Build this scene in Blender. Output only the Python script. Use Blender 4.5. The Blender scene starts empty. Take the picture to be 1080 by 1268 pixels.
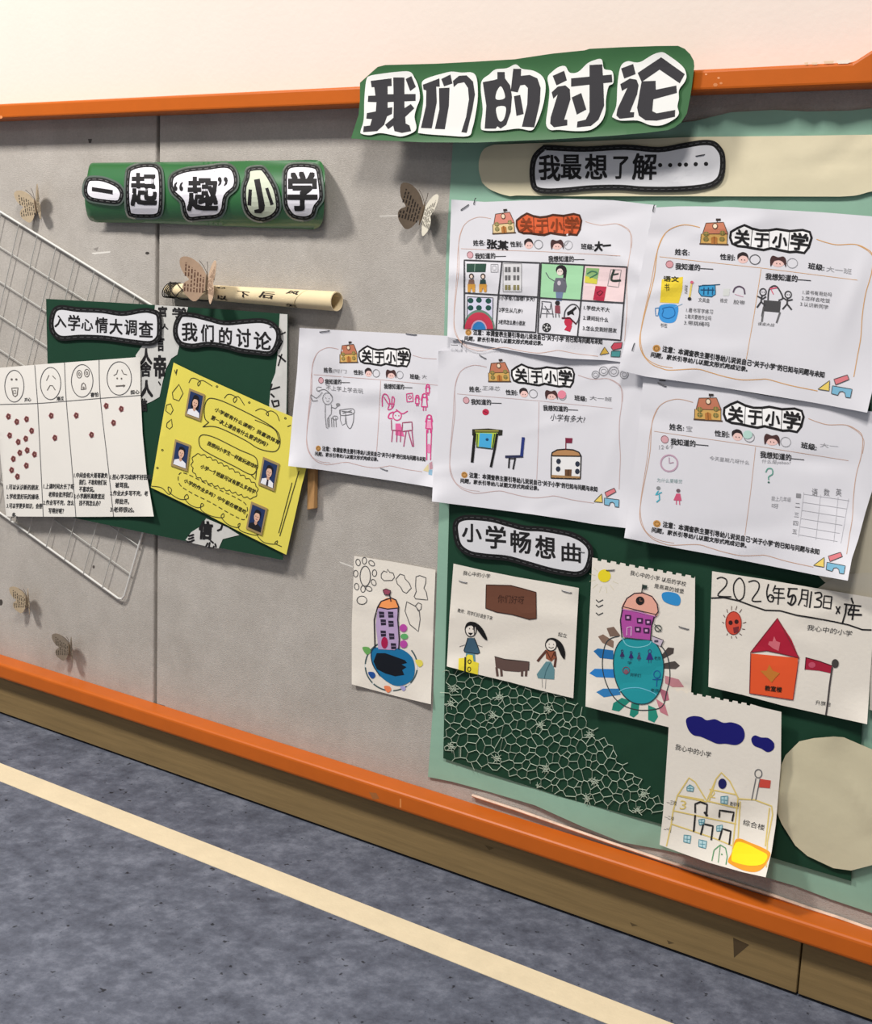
import bpy, math, random
import numpy as np
from mathutils import Vector, Matrix
from mathutils.geometry import delaunay_2d_cdt
random.seed(7)
rng = np.random.RandomState(5)
SC = bpy.context.scene
COL = SC.collection

# ------------------------------------------------------------------ camera
FPX = 1700.0                      # focal length in pixels of the 1080 x 1268 frame
CX, CY = 540.0, 634.0
h_ = np.array([(-1871 - CX) / FPX, (220.5 - CY) / FPX, 1.0])      # vanishing direction of the rails
D2 = (FPX * FPX + 2411 * 396) / 413.5
v_ = np.array([-396 / FPX, D2 / FPX, 1.0])                        # vanishing direction of the plumb lines
XA = -h_ / np.linalg.norm(h_)
ZA = -v_ / np.linalg.norm(v_)
YA = np.cross(ZA, XA)
ROT = np.stack([XA, YA, ZA])
CAMPOS = np.array([1.30, -1.565, 0.887])
cam_d = bpy.data.cameras.new('camera')
cam = bpy.data.objects.new('camera', cam_d)
COL.objects.link(cam)
cam_d.sensor_fit = 'VERTICAL'
cam_d.sensor_height = 36.0
cam_d.lens = FPX / 1268.0 * 36.0
cam_d.clip_start = 0.02
right, down, fwd = ROT @ np.array([1., 0, 0]), ROT @ np.array([0, 1., 0]), ROT @ np.array([0, 0, 1.])
M = Matrix(((right[0], -down[0], -fwd[0], CAMPOS[0]),
            (right[1], -down[1], -fwd[1], CAMPOS[1]),
            (right[2], -down[2], -fwd[2], CAMPOS[2]),
            (0, 0, 0, 1)))
cam.matrix_world = M
SC.camera = cam

# ------------------------------------------------------------------ world, lamps, exposure
SC.view_settings.view_transform = 'Standard'
SC.view_settings.look = 'None'
SC.view_settings.gamma = 1.0
SC.view_settings.use_curve_mapping = False
SC.view_settings.exposure = 0.0
w = bpy.data.worlds.new('room_light')
SC.world = w
w.use_nodes = True
w.node_tree.nodes['Background'].inputs[0].default_value = (0.98, 0.97, 1.0, 1)
w.node_tree.nodes['Background'].inputs[1].default_value = 0.25

def lamp(x, y, z, size, power, col=(1, 0.95, 0.9), sy=None):
    d = bpy.data.lights.new('ceiling_panel_lamp', 'AREA')
    d.shape = 'RECTANGLE'; d.size = size; d.size_y = sy or size
    d.energy = power; d.color = col
    o = bpy.data.objects.new('ceiling_panel_lamp', d)
    o.location = (x, y, z)
    COL.objects.link(o)
    return o
lamp(-1.2, -1.45, 2.80, 0.42, 96)
lamp(1.0, -1.45, 2.80, 0.42, 52)
lamp(0.0, -4.2, 2.80, 1.2, 18)

# ------------------------------------------------------------------ helpers: projection, materials, meshes
def at(P, off=0.0):
    """points of the wall's parallel plane y = -off seen at photo pixels P"""
    P = np.atleast_2d(np.asarray(P, float))[:, :2]
    off = np.broadcast_to(np.asarray(off, float), (len(P),))
    r = np.stack([P[:, 0] - CX, P[:, 1] - CY, np.full(len(P), FPX)], 1) @ ROT.T
    t = (-CAMPOS[1] - off) / r[:, 1]
    return r * t[:, None] + CAMPOS
def at_z(p, z):
    r = ROT @ np.array([p[0] - CX, p[1] - CY, FPX])
    return CAMPOS + r * ((z - CAMPOS[2]) / r[2])
def wall_z(p, off=0.0): return float(at([p], off)[0, 2])
def wall_x(p, off=0.0): return float(at([p], off)[0, 0])

def lin(c):
    return tuple((x / 12.92 if x <= 0.04045 else ((x + 0.055) / 1.055) ** 2.4) for x in c)
def hx(s):
    s = s.lstrip('#')
    return lin([int(s[i:i + 2], 16) / 255 for i in (0, 2, 4)])
_mats = {}
def mat(col, rough=0.75, name=None, noise=0.0, scale=40.0, bump=0.0, bscale=None, metal=0.0, coat=0.0, spec=None, trans=0.0, col2=None, stretch=None):
    key = (col, rough, noise, scale, bump, bscale, metal, coat, spec, trans, col2, stretch)
    if key in _mats: return _mats[key]
    m = bpy.data.materials.new(name or ('colour_' + col.strip('#')))
    m.use_nodes = True
    nt = m.node_tree; b = nt.nodes['Principled BSDF']
    c = hx(col)
    b.inputs['Base Color'].default_value = (*c, 1)
    b.inputs['Roughness'].default_value = rough
    b.inputs['Metallic'].default_value = metal
    b.inputs['Coat Weight'].default_value = coat
    b.inputs['Coat Roughness'].default_value = 0.12
    b.inputs['Specular IOR Level'].default_value = 0.3 if spec is None else spec
    if trans: b.inputs['Alpha'].default_value = 1 - trans
    src = None
    if noise or bump:
        tc = nt.nodes.new('ShaderNodeNewGeometry'); src = tc.outputs['Position']
        if stretch:
            mp = nt.nodes.new('ShaderNodeMapping'); mp.inputs['Scale'].default_value = stretch
            nt.links.new(src, mp.inputs['Vector']); src = mp.outputs[0]
    if noise:
        n = nt.nodes.new('ShaderNodeTexNoise'); n.inputs['Scale'].default_value = scale
        n.inputs['Detail'].default_value = 5; n.inputs['Roughness'].default_value = 0.65
        nt.links.new(src, n.inputs['Vector'])
        mx = nt.nodes.new('ShaderNodeMix'); mx.data_type = 'RGBA'
        c2 = hx(col2) if col2 else tuple(x * (1 - noise) for x in c)
        mx.inputs[6].default_value = (*c2, 1)
        mx.inputs[7].default_value = (*(c if col2 else tuple(min(1, x * (1 + noise)) for x in c)), 1)
        rp = nt.nodes.new('ShaderNodeMapRange'); rp.inputs[1].default_value = 0.3; rp.inputs[2].default_value = 0.7
        nt.links.new(n.outputs[0], rp.inputs[0]); nt.links.new(rp.outputs[0], mx.inputs[0])
        nt.links.new(mx.outputs[2], b.inputs['Base Color'])
    if bump:
        n2 = nt.nodes.new('ShaderNodeTexNoise'); n2.inputs['Scale'].default_value = bscale or scale
        n2.inputs['Detail'].default_value = 4
        nt.links.new(src, n2.inputs['Vector'])
        bp = nt.nodes.new('ShaderNodeBump'); bp.inputs['Strength'].default_value = bump; bp.inputs['Distance'].default_value = 0.002
        nt.links.new(n2.outputs[0], bp.inputs['Height']); nt.links.new(bp.outputs[0], b.inputs['Normal'])
    _mats[key] = m
    return m
def ink(col): return mat(col, 0.7, name='ink_' + col.strip('#'))

def obj(name, V, F, mats, parent=None, mi=None, smooth=False, label=None, cat=None, group=None, kind=None):
    me = bpy.data.meshes.new(name)
    me.from_pydata([tuple(map(float, v)) for v in V], [], F)
    if not isinstance(mats, (list, tuple)): mats = [mats]
    for m in mats: me.materials.append(m)
    if mi is not None: me.polygons.foreach_set('material_index', mi)
    if smooth: me.polygons.foreach_set('use_smooth', [True] * len(me.polygons))
    me.update()
    o = bpy.data.objects.new(name, me)
    COL.objects.link(o)
    if parent: o.parent = parent
    tag(o, label, cat, group, kind)
    return o
def tag(o, label=None, cat=None, group=None, kind=None):
    if label: o['label'] = label
    if cat: o['category'] = cat
    if group: o['group'] = group
    if kind: o['kind'] = kind
def empty(name, loc, label=None, cat=None, group=None, kind=None):
    o = bpy.data.objects.new(name, None); o.location = loc; o.empty_display_size = 0.02
    COL.objects.link(o); tag(o, label, cat, group, kind); return o
def child_fix(o, root):
    """keep world coordinates of a mesh whose parent Empty is not at the origin"""
    o.matrix_parent_inverse = Matrix.Translation(-Vector(root.location))

def box_vf(a, b):
    (x0, y0, z0), (x1, y1, z1) = a, b
    V = [(x0, y0, z0), (x1, y0, z0), (x1, y1, z0), (x0, y1, z0), (x0, y0, z1), (x1, y0, z1), (x1, y1, z1), (x0, y1, z1)]
    F = [(0, 3, 2, 1), (4, 5, 6, 7), (0, 1, 5, 4), (1, 2, 6, 5), (2, 3, 7, 6), (3, 0, 4, 7)]
    return V, F
def bevel(o, wd=0.003, seg=2):
    m = o.modifiers.new('bevel', 'BEVEL'); m.width = wd; m.segments = seg; m.limit_method = 'ANGLE'; return o
def tube_vf(pts, r, n=6, caps=True, V=None, F=None):
    pts = [Vector(p) for p in pts]
    V = [] if V is None else V; F = [] if F is None else F
    rs = r if isinstance(r, (list, tuple)) else [r] * len(pts)
    up = None; b0 = len(V)
    for i, p in enumerate(pts):
        d = (pts[min(i + 1, len(pts) - 1)] - pts[max(i - 1, 0)]).normalized()
        if up is None:
            up = Vector((0, 0, 1)) if abs(d.z) < 0.9 else Vector((1, 0, 0))
        s = d.cross(up)
        s = s.normalized() if s.length > 1e-6 else Vector((1, 0, 0))
        up = s.cross(d).normalized()
        for k in range(n):
            a = 2 * math.pi * k / n
            V.append(p + s * (math.cos(a) * rs[i]) + up * (math.sin(a) * rs[i]))
    for i in range(len(pts) - 1):
        for k in range(n):
            a = b0 + i * n + k; b = b0 + i * n + (k + 1) % n
            F.append((a, b, b + n, a + n))
    if caps:
        F.append(tuple(b0 + k for k in range(n))[::-1])
        F.append(tuple(b0 + (len(pts) - 1) * n + k for k in range(n)))
    return V, F

# ------------------------------------------------------------------ 2-D drawing helpers (in photo pixels or in crop units)
def crop(x0, y0, s): return lambda P: np.array([(x0 + p[0] / s, y0 + p[1] / s) for p in P])
def homog(src, dst):
    A = []; b = []
    for (x, y), (u, v) in zip(src, dst):
        A.append([x, y, 1, 0, 0, 0, -u * x, -u * y]); b.append(u)
        A.append([0, 0, 0, x, y, 1, -v * x, -v * y]); b.append(v)
    hh = np.append(np.linalg.solve(np.array(A, float), np.array(b, float)), 1).reshape(3, 3)
    def f(P):
        P = np.asarray(P, float); q = np.c_[P, np.ones(len(P))] @ hh.T
        return q[:, :2] / q[:, 2:3]
    return f
def cr(P, closed=False, n=6):
    """Catmull-Rom curve through P"""
    P = [np.asarray(p, float) for p in P]; N = len(P); out = []
    if N < 3: return np.array(P)
    rngi = range(N) if closed else range(N - 1)
    for i in rngi:
        g = (lambda k: P[k % N]) if closed else (lambda k: P[min(max(k, 0), N - 1)])
        p0, p1, p2, p3 = g(i - 1), g(i), g(i + 1), g(i + 2)
        for k in range(n):
            t = k / n
            out.append(0.5 * ((2 * p1) + (-p0 + p2) * t + (2 * p0 - 5 * p1 + 4 * p2 - p3) * t * t + (-p0 + 3 * p1 - 3 * p2 + p3) * t ** 3))
    if not closed: out.append(P[-1])
    return np.array(out)
def ell(c, rx, ry=None, n=18, rot=0, a0=0, a1=360):
    ry = rx if ry is None else ry
    full = abs(a1 - a0) >= 360
    A = np.radians(np.linspace(a0, a1, n + (0 if full else 1), endpoint=not full)); r = math.radians(rot)
    return np.array([(c[0] + rx * math.cos(a) * math.cos(r) - ry * math.sin(a) * math.sin(r),
                      c[1] + rx * math.cos(a) * math.sin(r) + ry * math.sin(a) * math.cos(r)) for a in A])
def rect(x0, y0, x1, y1): return np.array([(x0, y0), (x1, y0), (x1, y1), (x0, y1)], float)
def resample(P, step, closed=False):
    P = np.asarray(P, float)
    if closed: P = np.vstack([P, P[:1]])
    out = []
    for a, b in zip(P[:-1], P[1:]):
        L = np.linalg.norm(b - a); k = max(1, int(math.ceil(L / step)))
        for i in range(k): out.append(a + (b - a) * i / k)
    if not closed: out.append(P[-1])
    return np.array(out)
def area2(P):
    x, y = P[:, 0], P[:, 1]
    return float(np.sum(x * np.roll(y, -1) - np.roll(x, -1) * y))
def inset(P, d):
    P = np.asarray(P, float)
    s = 1 if area2(P) > 0 else -1
    T = np.roll(P, -1, 0) - np.roll(P, 1, 0)
    T /= np.linalg.norm(T, axis=1)[:, None] + 1e-9
    N = np.c_[-T[:, 1], T[:, 0]] * s
    return P + N * d
def inside(pts, poly):
    x, y = pts[:, 0], pts[:, 1]; c = np.zeros(len(pts), bool); n = len(poly)
    for i in range(n):
        x1, y1 = poly[i]; x2, y2 = poly[(i + 1) % n]
        k = ((y1 > y) != (y2 > y)) & (x < (x2 - x1) * (y - y1) / ((y2 - y1) or 1e-12) + x1)
        c ^= k
    return c
def tri_poly(P, g):
    """constrained triangulation of polygon P with interior points every g px"""
    P = np.asarray(P, float)
    if area2(P) < 0: P = P[::-1]
    B = resample(P, g, True)
    keep = np.linalg.norm(B - np.roll(B, 1, 0), axis=1) > 1e-4
    B = B[keep]
    lo, hi = B.min(0), B.max(0)
    gx = np.arange(lo[0] + g * 0.5, hi[0], g); gy = np.arange(lo[1] + g * 0.5, hi[1], g)
    pts = np.zeros((0, 2))
    if len(gx) and len(gy):
        G = np.array(np.meshgrid(gx, gy)).reshape(2, -1).T
        G = G[inside(G, B)]
        if len(G):
            dm = np.min(np.linalg.norm(G[:, None, :] - B[None], axis=2), axis=1)
            pts = G[dm > g * 0.35]
    A = np.vstack([B, pts])
    r = delaunay_2d_cdt([Vector(p) for p in A], [], [list(range(len(B)))], 1, 1e-5)
    V = np.array([tuple(v) for v in r[0]]); F = [tuple(f) for f in r[2]]
    return V, F

_txt = {}
def glyphs(s, bold=0.0):
    k = (s, bold)
    if k not in _txt:
        c = bpy.data.curves.new('lettering_curve', 'FONT'); c.body = s; c.resolution_u = 1 if len(s) > 9 else 2; c.offset = bold
        o = bpy.data.objects.new('lettering_curve', c); COL.objects.link(o)
        dg = bpy.context.evaluated_depsgraph_get(); dg.update()
        m = bpy.data.meshes.new_from_object(o.evaluated_get(dg))
        V = np.zeros(len(m.vertices) * 3); m.vertices.foreach_get('co', V); V = V.reshape(-1, 3)[:, :2]
        F = [tuple(p.vertices) for p in m.polygons]
        bpy.data.objects.remove(o); bpy.data.curves.remove(c); bpy.data.meshes.remove(m)
        lo, hi = V.min(0), V.max(0)
        _txt[k] = ((V - lo) / np.maximum(hi - lo, 1e-6), F)
    return _txt[k]

EPS = 0.0002
class Art:
    """flat ink on a surface: mapping(P, level) takes drawing points onto the surface"""
    def __init__(self, mapping, tr=None, g=10.0):
        self.map = mapping; self.tr = tr or (lambda P: np.asarray(P, float)); self.g = g
        self.V = []; self.F = []; self.mi = []; self.cols = []; self.n = 0
    def _add(self, P, F, col, lv):
        W = self.map(P, lv); self.V.append(W)
        if col not in self.cols: self.cols.append(col)
        k = self.cols.index(col)
        for f in F: self.F.append(tuple(i + self.n for i in f)); self.mi.append(k)
        self.n += len(W)
    def px(self, P): return np.asarray(self.tr(P), float)
    def fill(self, P, col, lv=1, sm=False):
        if sm: P = cr(P, True, 4)
        P = self.px(P)
        V, F = tri_poly(P, self.g)
        if len(F): self._add(V, F, col, lv)
    def line(self, P, w, col='#1b1b1b', lv=2, closed=False, sm=False):
        if sm: P = cr(P, closed, 5)
        P = resample(self.px(P), max(2.5, self.g * 0.5), closed)
        k = np.r_[True, np.linalg.norm(np.diff(P, axis=0), axis=1) > 1e-5]; P = P[k]
        if len(P) < 2: return
        if closed: T = np.roll(P, -1, 0) - np.roll(P, 1, 0)
        else:
            T = np.empty_like(P); T[1:-1] = P[2:] - P[:-2]; T[0] = P[1] - P[0]; T[-1] = P[-1] - P[-2]
        T /= np.linalg.norm(T, axis=1)[:, None] + 1e-9
        if not closed:
            P[0] -= T[0] * w * 0.3; P[-1] += T[-1] * w * 0.3
        N = np.c_[T[:, 1], -T[:, 0]] * (w / 2)
        A = np.vstack([P + N, P - N]); n = len(P)
        F = [(i, (i + 1) % n, n + (i + 1) % n, n + i) for i in range(n if closed else n - 1)]
        self._add(A, F, col, lv)
    def dash(self, P, w, col, on, off_, lv=3, closed=True, sm=False):
        if sm: P = cr(P, closed, 5)
        P = resample(self.px(P), 1.0, closed); per = int(on + off_)
        tr, self.tr = self.tr, (lambda Q: np.asarray(Q, float))
        for i in range(0, len(P) - int(on), per): self.line(P[i:i + int(on) + 1], w, col, lv)
        self.tr = tr
    def text(self, s, bl, br, tl, col='#1b1b1b', bold=0.0, lv=2, wob=0.0):
        V, F = glyphs(s, 0.0)
        bl, br, tl = (np.array(p, float) for p in (bl, br, tl))
        P = bl + V[:, :1] * (br - bl) + V[:, 1:] * (tl - bl)
        H = np.linalg.norm(tl - bl); b = bold * H * 1.1
        sh = [(0, 0)] if not bold else [(-b, -b), (b, -b), (-b, b), (b, b)] if bold < .03 else [(-b, -b), (b, -b), (-b, b), (b, b), (0, -b), (0, b), (-b, 0), (b, 0)]
        for k, d in enumerate(sh): self._add(self.px(P + np.array(d)), F, col, lv + .12 * k)
    def chars(self, s, quads, col='#1b1b1b', bold=0.0, lv=2):
        for ch, (bl, br, tl) in zip(s, quads): self.text(ch, bl, br, tl, col, bold, lv)
    def build(self, name, parent, label=None):
        if not self.F: return None
        V, F, mi, cols = self.V, self.F, self.mi, self.cols
        self.V = []; self.F = []; self.mi = []; self.cols = []; self.n = 0
        kind = 'stuff' if name in ('handwriting', 'printed_text', 'printed_lines', 'brush_lettering', 'ruled_lines', 'drawn_border') else None
        return obj(name, np.vstack(V), F, [ink(c) for c in cols], parent, mi, label=label, kind=kind)

class Sheet:
    """a thin sheet with outline P (px), standing off metres from the wall and bent by fn / curls / creases"""
    def __init__(self, name, P, off, m, label=None, cat=None, group=None, parent=None, th=0.0004, curls=(), wav=0.0006, creases=0, g=8.0, fn=None, seed=None, sm=False):
        P = np.asarray(P, float)
        if sm: P = cr(P, True, 6)
        self.P = P; self.off = off; self.th = th; self.curls = curls; self.fn = fn; self.wav = wav
        r = random.Random(seed if seed is not None else int(P[0, 0] * 7 + P[0, 1]))
        lo, hi = P.min(0), P.max(0)
        self.ph = [(r.uniform(0, 6.3), r.uniform(-1, 1) / 45, r.uniform(-1, 1) / 45) for _ in range(4)]
        self.cre = []
        for _ in range(creases):
            c = np.array([r.uniform(lo[0], hi[0]), r.uniform(lo[1], hi[1])]); a = r.choice([r.uniform(-0.5, 0.6), r.uniform(0, 3.14)])
            self.cre.append((c, np.array([math.cos(a), math.sin(a)]), r.uniform(6, 13), r.uniform(0.0006, 0.0019) * r.choice([1, 1, -1]), r.uniform(25, 80)))
        V, F = tri_poly(P, g)
        h = self.h(V)
        n = len(V)
        W = np.vstack([at(V, h + th), at(V, h)])
        edges = {}
        for f in F:
            for i in range(len(f)):
                e = (f[i], f[(i + 1) % len(f)]); edges[e] = edges.get(e, 0) + 1
        FF = [tuple(f) for f in F] + [tuple(n + i for i in f[::-1]) for f in F]
        # faces seen from the camera (normal towards -y)
        mi = [0] * len(FF)
        for (a, b) in list(edges):
            if (b, a) not in edges: FF.append((b, a, a + n, b + n)); mi.append(0)
        # orientation
        p = W[list(F[0])]; nn = np.cross(p[1] - p[0], p[2] - p[0])
        if nn[1] > 0: FF = [f[::-1] for f in FF]
        self.o = obj(name, W, FF, m, parent, mi, label=label, cat=cat, group=group)
        me = self.o.data
        me.polygons.foreach_set('use_smooth', [i < 2 * len(F) for i in range(len(FF))])
        if th > 0.0: 
            try: me.set_sharp_from_angle(angle=math.radians(50))
            except Exception: pass
    def h(self, V):
        V = np.asarray(V, float); h = np.full(len(V), self.off)
        h = h + self.wav * 0.7
        for ph, a, b in self.ph: h = h + self.wav * 0.25 * np.sin(ph + a * V[:, 0] * 2 + b * V[:, 1] * 2)
        for c in self.curls:
            if len(c) == 3:
                q, rad, amp = c; d = np.linalg.norm(V - np.array(q), axis=1)
                h = h + amp * np.clip(1 - d / rad, 0, 1) ** 2
            else:                      # edge curl: from line through q with direction dvec, over length L
                q, dv, L, amp = c; dv = np.array(dv, float); dv /= np.linalg.norm(dv)
                s = (V - np.array(q)) @ dv
                h = h + amp * np.clip(s / L, 0, 1.5) ** 2
        for c, d, wd, am, L in self.cre:
            q = V - c; s = q @ d; t = q[:, 0] * -d[1] + q[:, 1] * d[0]
            h = h + am * np.exp(-(t / wd) ** 2) * np.exp(-(s / L) ** 2)
        if self.fn is not None: h = h + self.fn(V)
        return np.maximum(h, 0.0005)
    def map(self, P, lv): return at(P, self.h(P) + self.th + lv * EPS)
    def art(self, tr=None, g=10.0): return Art(self.map, tr, g)
    def staple(self, p, q, col='#8f8f92'):
        P = np.array([p, q], float); A = self.map(P, 1)
        n = Vector((0, -1, 0))
        a, b = Vector(A[0]), Vector(A[1])
        V, F = tube_vf([a + Vector((0, .0012, 0)), a + n * .0004, a + (b - a) * .1 + n * .0009, a + (b - a) * .9 + n * .0009, b + n * .0004, b + Vector((0, .0012, 0))], 0.0006, 5)
        obj('staple', V, F, mat('#55565a', 0.4, metal=0.6), self.o)

# ------------------------------------------------------------------ the setting
M_WALL = mat('#e6dad0', 0.85, 'white_plaster', noise=0.015, scale=9, bump=0.15, bscale=120)
M_BOARD = mat('#b9b4ad', 0.95, 'grey_felt_board', noise=0.10, scale=260, bump=0.45, bscale=600)
M_ORANGE = mat('#c05f16', 0.42, 'orange_painted_rail', noise=0.05, scale=14, bump=0.08, bscale=60, spec=0.3)
M_WOOD = mat('#86704a', 0.55, 'olive_wood_skirting', noise=0.16, scale=6, bump=0.1, bscale=60, stretch=(1, 8, 22))
X0, X1 = -2.2, 2.3
Z_RB = float(np.mean([wall_z(p) for p in [(220, 877), (490, 963), (940, 1105)]]))     # back edge of lower rail
RAIL = 0.040
Z_RBB = float(np.mean([wall_z(p, RAIL) for p in [(0, 841), (490, 1000.3), (940, 1154)]]))
Z_RT = float(np.mean([wall_z(p, RAIL) for p in [(0, 824), (490, 978.6), (940, 1124)]]))
Z_UB = float(np.mean([wall_z(p, RAIL) for p in [(0, 147), (380, 133.3), (980, 106.5)]]))
Z_UT = float(np.mean([wall_z(p, RAIL) for p in [(0, 130), (380, 109.6), (980, 78)]]))
BASE = 0.022
Z_FL = float(np.mean([wall_z(p, BASE) for p in [(0, 884.6), (490, 1056.5), (940, 1218.6)]]))
print('Z', Z_RB, Z_RT, Z_RBB, Z_UB, Z_UT, Z_FL)
V, F = box_vf((X0, 0.02, Z_FL - 0.02), (X1, 0.16, 2.9))
wall = obj('wall_back', V, F, M_WALL, kind='structure')
V, F = box_vf((X0, 0.0, Z_UT - 0.01), (X1, 0.021, 2.9))
obj('upper_plaster', V, F, M_WALL, wall)
nt = M_BOARD.node_tree; bs = nt.nodes['Principled BSDF']; lk = bs.inputs['Base Color'].links[0]; src = lk.from_socket
gp = nt.nodes.new('ShaderNodeNewGeometry'); n3 = nt.nodes.new('ShaderNodeTexNoise'); n3.inputs['Scale'].default_value = 7; n3.inputs['Detail'].default_value = 9; n3.inputs['Roughness'].default_value = 0.8
nt.links.new(gp.outputs['Position'], n3.inputs['Vector'])
rp3 = nt.nodes.new('ShaderNodeValToRGB'); rp3.color_ramp.elements[0].position = .35; rp3.color_ramp.elements[0].color = (.80, .79, .78, 1); rp3.color_ramp.elements[1].position = .62; rp3.color_ramp.elements[1].color = (1, 1, 1, 1)
nt.links.new(n3.outputs[0], rp3.inputs[0])
mx3 = nt.nodes.new('ShaderNodeMix'); mx3.data_type = 'RGBA'; mx3.blend_type = 'MULTIPLY'; mx3.inputs[0].default_value = 1
nt.links.new(src, mx3.inputs[6]); nt.links.new(rp3.outputs[0], mx3.inputs[7]); nt.links.new(mx3.outputs[2], bs.inputs['Base Color'])
sx = wall_x((193.5, 500))
xs = [X0, sx, X1]
for i in range(2):
    V, F = box_vf((xs[i] + (0.0036 if i else 0), 0.0, Z_RBB), (xs[i + 1] - 0.0036, 0.018, Z_UT - 0.01))
    bevel(obj('board_panel', V, F, M_BOARD, wall), 0.003, 3)
V, F = box_vf((X0, 0.012, Z_RBB), (X1, 0.03, Z_UT - 0.01))
obj('joint_backing', V, F, mat('#716c66', 0.9), wall)
# upper rail with the raised trapezoid at its right
xa, xb = wall_x((1056, 74), RAIL), wall_x((1080, 61), RAIL)
zk = wall_z((1080, 61), RAIL); sl = (zk - Z_UT) / (xb - xa)
zt = Z_UT + 0.16
prof = [(X0, Z_UB), (X1, Z_UB), (X1, zt), (xa + (zt - Z_UT) / sl, zt), (xa, Z_UT), (X0, Z_UT)]
V = [(x, -RAIL, z) for x, z in prof] + [(x, 0.001, z) for x, z in prof]
F = [tuple(range(6)), tuple(range(11, 5, -1))] + [(i, i + 6, (i + 1) % 6 + 6, (i + 1) % 6) for i in range(6)]
bevel(obj('trim_1', V, F, M_ORANGE, kind='structure'), 0.004, 3)
# worn spots: bare paint chips on the upper rail
chips = obj
V, F = box_vf((X0, -RAIL, Z_RBB), (X1, 0.001, (Z_RB + Z_RT) / 2))
rail2 = bevel(obj('trim_2', V, F, M_ORANGE, kind='structure'), 0.005, 3)
# skirting, two boards with a joint
bb = empty('baseboard_back', (0, 0, 0), kind='structure')
xj = wall_x((990, 1200), BASE)
for a, b in ((X0, xj - 0.0012), (xj + 0.0012, X1)):
    V, F = box_vf((a, -BASE, Z_FL + 0.004), (b, 0.02, Z_RBB + 0.001))
    bevel(obj('skirting_plank', V, F, M_WOOD, bb), 0.0008, 1)
# floor
m = bpy.data.materials.new('blue_grey_vinyl'); m.use_nodes = True
nt = m.node_tree; b = nt.nodes['Principled BSDF']; b.inputs['Roughness'].default_value = 0.55; b.inputs['Specular IOR Level'].default_value = 0.25
geo = nt.nodes.new('ShaderNodeNewGeometry')
def nz(scale, det, rough=0.6):
    n = nt.nodes.new('ShaderNodeTexNoise'); n.inputs['Scale'].default_value = scale; n.inputs['Detail'].default_value = det; n.inputs['Roughness'].default_value = rough
    nt.links.new(geo.outputs['Position'], n.inputs['Vector']); return n
def ramp(src, stops):
    r = nt.nodes.new('ShaderNodeValToRGB'); nt.links.new(src, r.inputs[0])
    while len(r.color_ramp.elements) < len(stops): r.color_ramp.elements.new(0.5)
    for e, (p, c) in zip(r.color_ramp.elements, stops): e.position = p; e.color = (*hx(c), 1)
    return r
r1 = ramp(nz(28, 8, 0.75).outputs[0], [(0.32, '#434753'), (0.5, '#5a5f6c'), (0.68, '#757a87')])
r2 = ramp(nz(95, 3, 0.5).outputs[0], [(0.27, '#303036'), (0.33, '#ffffff')])
mx = nt.nodes.new('ShaderNodeMix'); mx.data_type = 'RGBA'; mx.blend_type = 'MULTIPLY'; mx.inputs[0].default_value = 0.8
nt.links.new(r1.outputs[0], mx.inputs[6]); nt.links.new(r2.outputs[0], mx.inputs[7]); nt.links.new(mx.outputs[2], b.inputs['Base Color'])
bp = nt.nodes.new('ShaderNodeBump'); bp.inputs['Strength'].default_value = 0.25; bp.inputs['Distance'].default_value = 0.002
nt.links.new(nz(180, 3).outputs[0], bp.inputs['Height']); nt.links.new(bp.outputs[0], b.inputs['Normal'])
V, F = box_vf((X0, -3.2, Z_FL - 0.1), (X1, 0.05, Z_FL))
obj('floor', V, F, m, kind='structure')
# tape line on the floor
ty = [at_z(p, Z_FL)[1] for p in [(0, 945.4), (220, 1028.5), (490, 1134.4), (750, 1238)]]
tb = [at_z(p, Z_FL)[1] for p in [(0, 967.4), (220, 1056), (490, 1163)]]
V, F = box_vf((X0, np.mean(tb), Z_FL), (X1, np.mean(ty), Z_FL + 0.0006))
obj('floor_tape', V, F, mat('#d9caab', 0.6, 'cream_tape', noise=0.05, scale=25, bump=.3, bscale=90), label='long cream tape line stuck on the blue grey floor', cat='tape')
# caulk bead / clear tape edge along the back of the lower rail, right half
bead = [(585, 985), (600, 990), (640, 1003), (700, 1024), (750, 1041.5), (820, 1065), (870, 1081), (940, 1103), (1000, 1124), (1040, 1137), (1085, 1153)]
V, F = tube_vf(at(bead, 0.0035), 0.0022, 6)
obj('sealant_strip', V, F, mat('#e3c9b4', 0.4, noise=0.2, scale=60), rail2)

# ------------------------------------------------------------------ paper layers on the right board
K = '#1b1a1c'; W = '#f4f3f4'
M_MINT = mat('#8fb5a1', 0.75, 'mint_paper', noise=0.05, scale=12, bump=0.2, bscale=50)
M_DKG = mat('#123c29', 0.7, 'dark_green_paper', noise=0.05, scale=15, bump=0.1, bscale=80)
M_FORM = mat('#e0e0e6', 0.8, 'white_copy_paper', noise=0.012, scale=30)
M_DRAW = mat('#e9e3d8', 0.85, 'cream_drawing_paper', noise=0.015, scale=40, bump=0.1, bscale=200)
M_CREAM = mat('#dbd2b4', 0.8, 'cream_card', noise=0.03, scale=20, bump=0.25, bscale=45)
M_BLACK = mat('#141415', 0.6, 'black_card')
M_GREY = mat('#d4d5da', 0.7, 'pale_grey_card')

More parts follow.
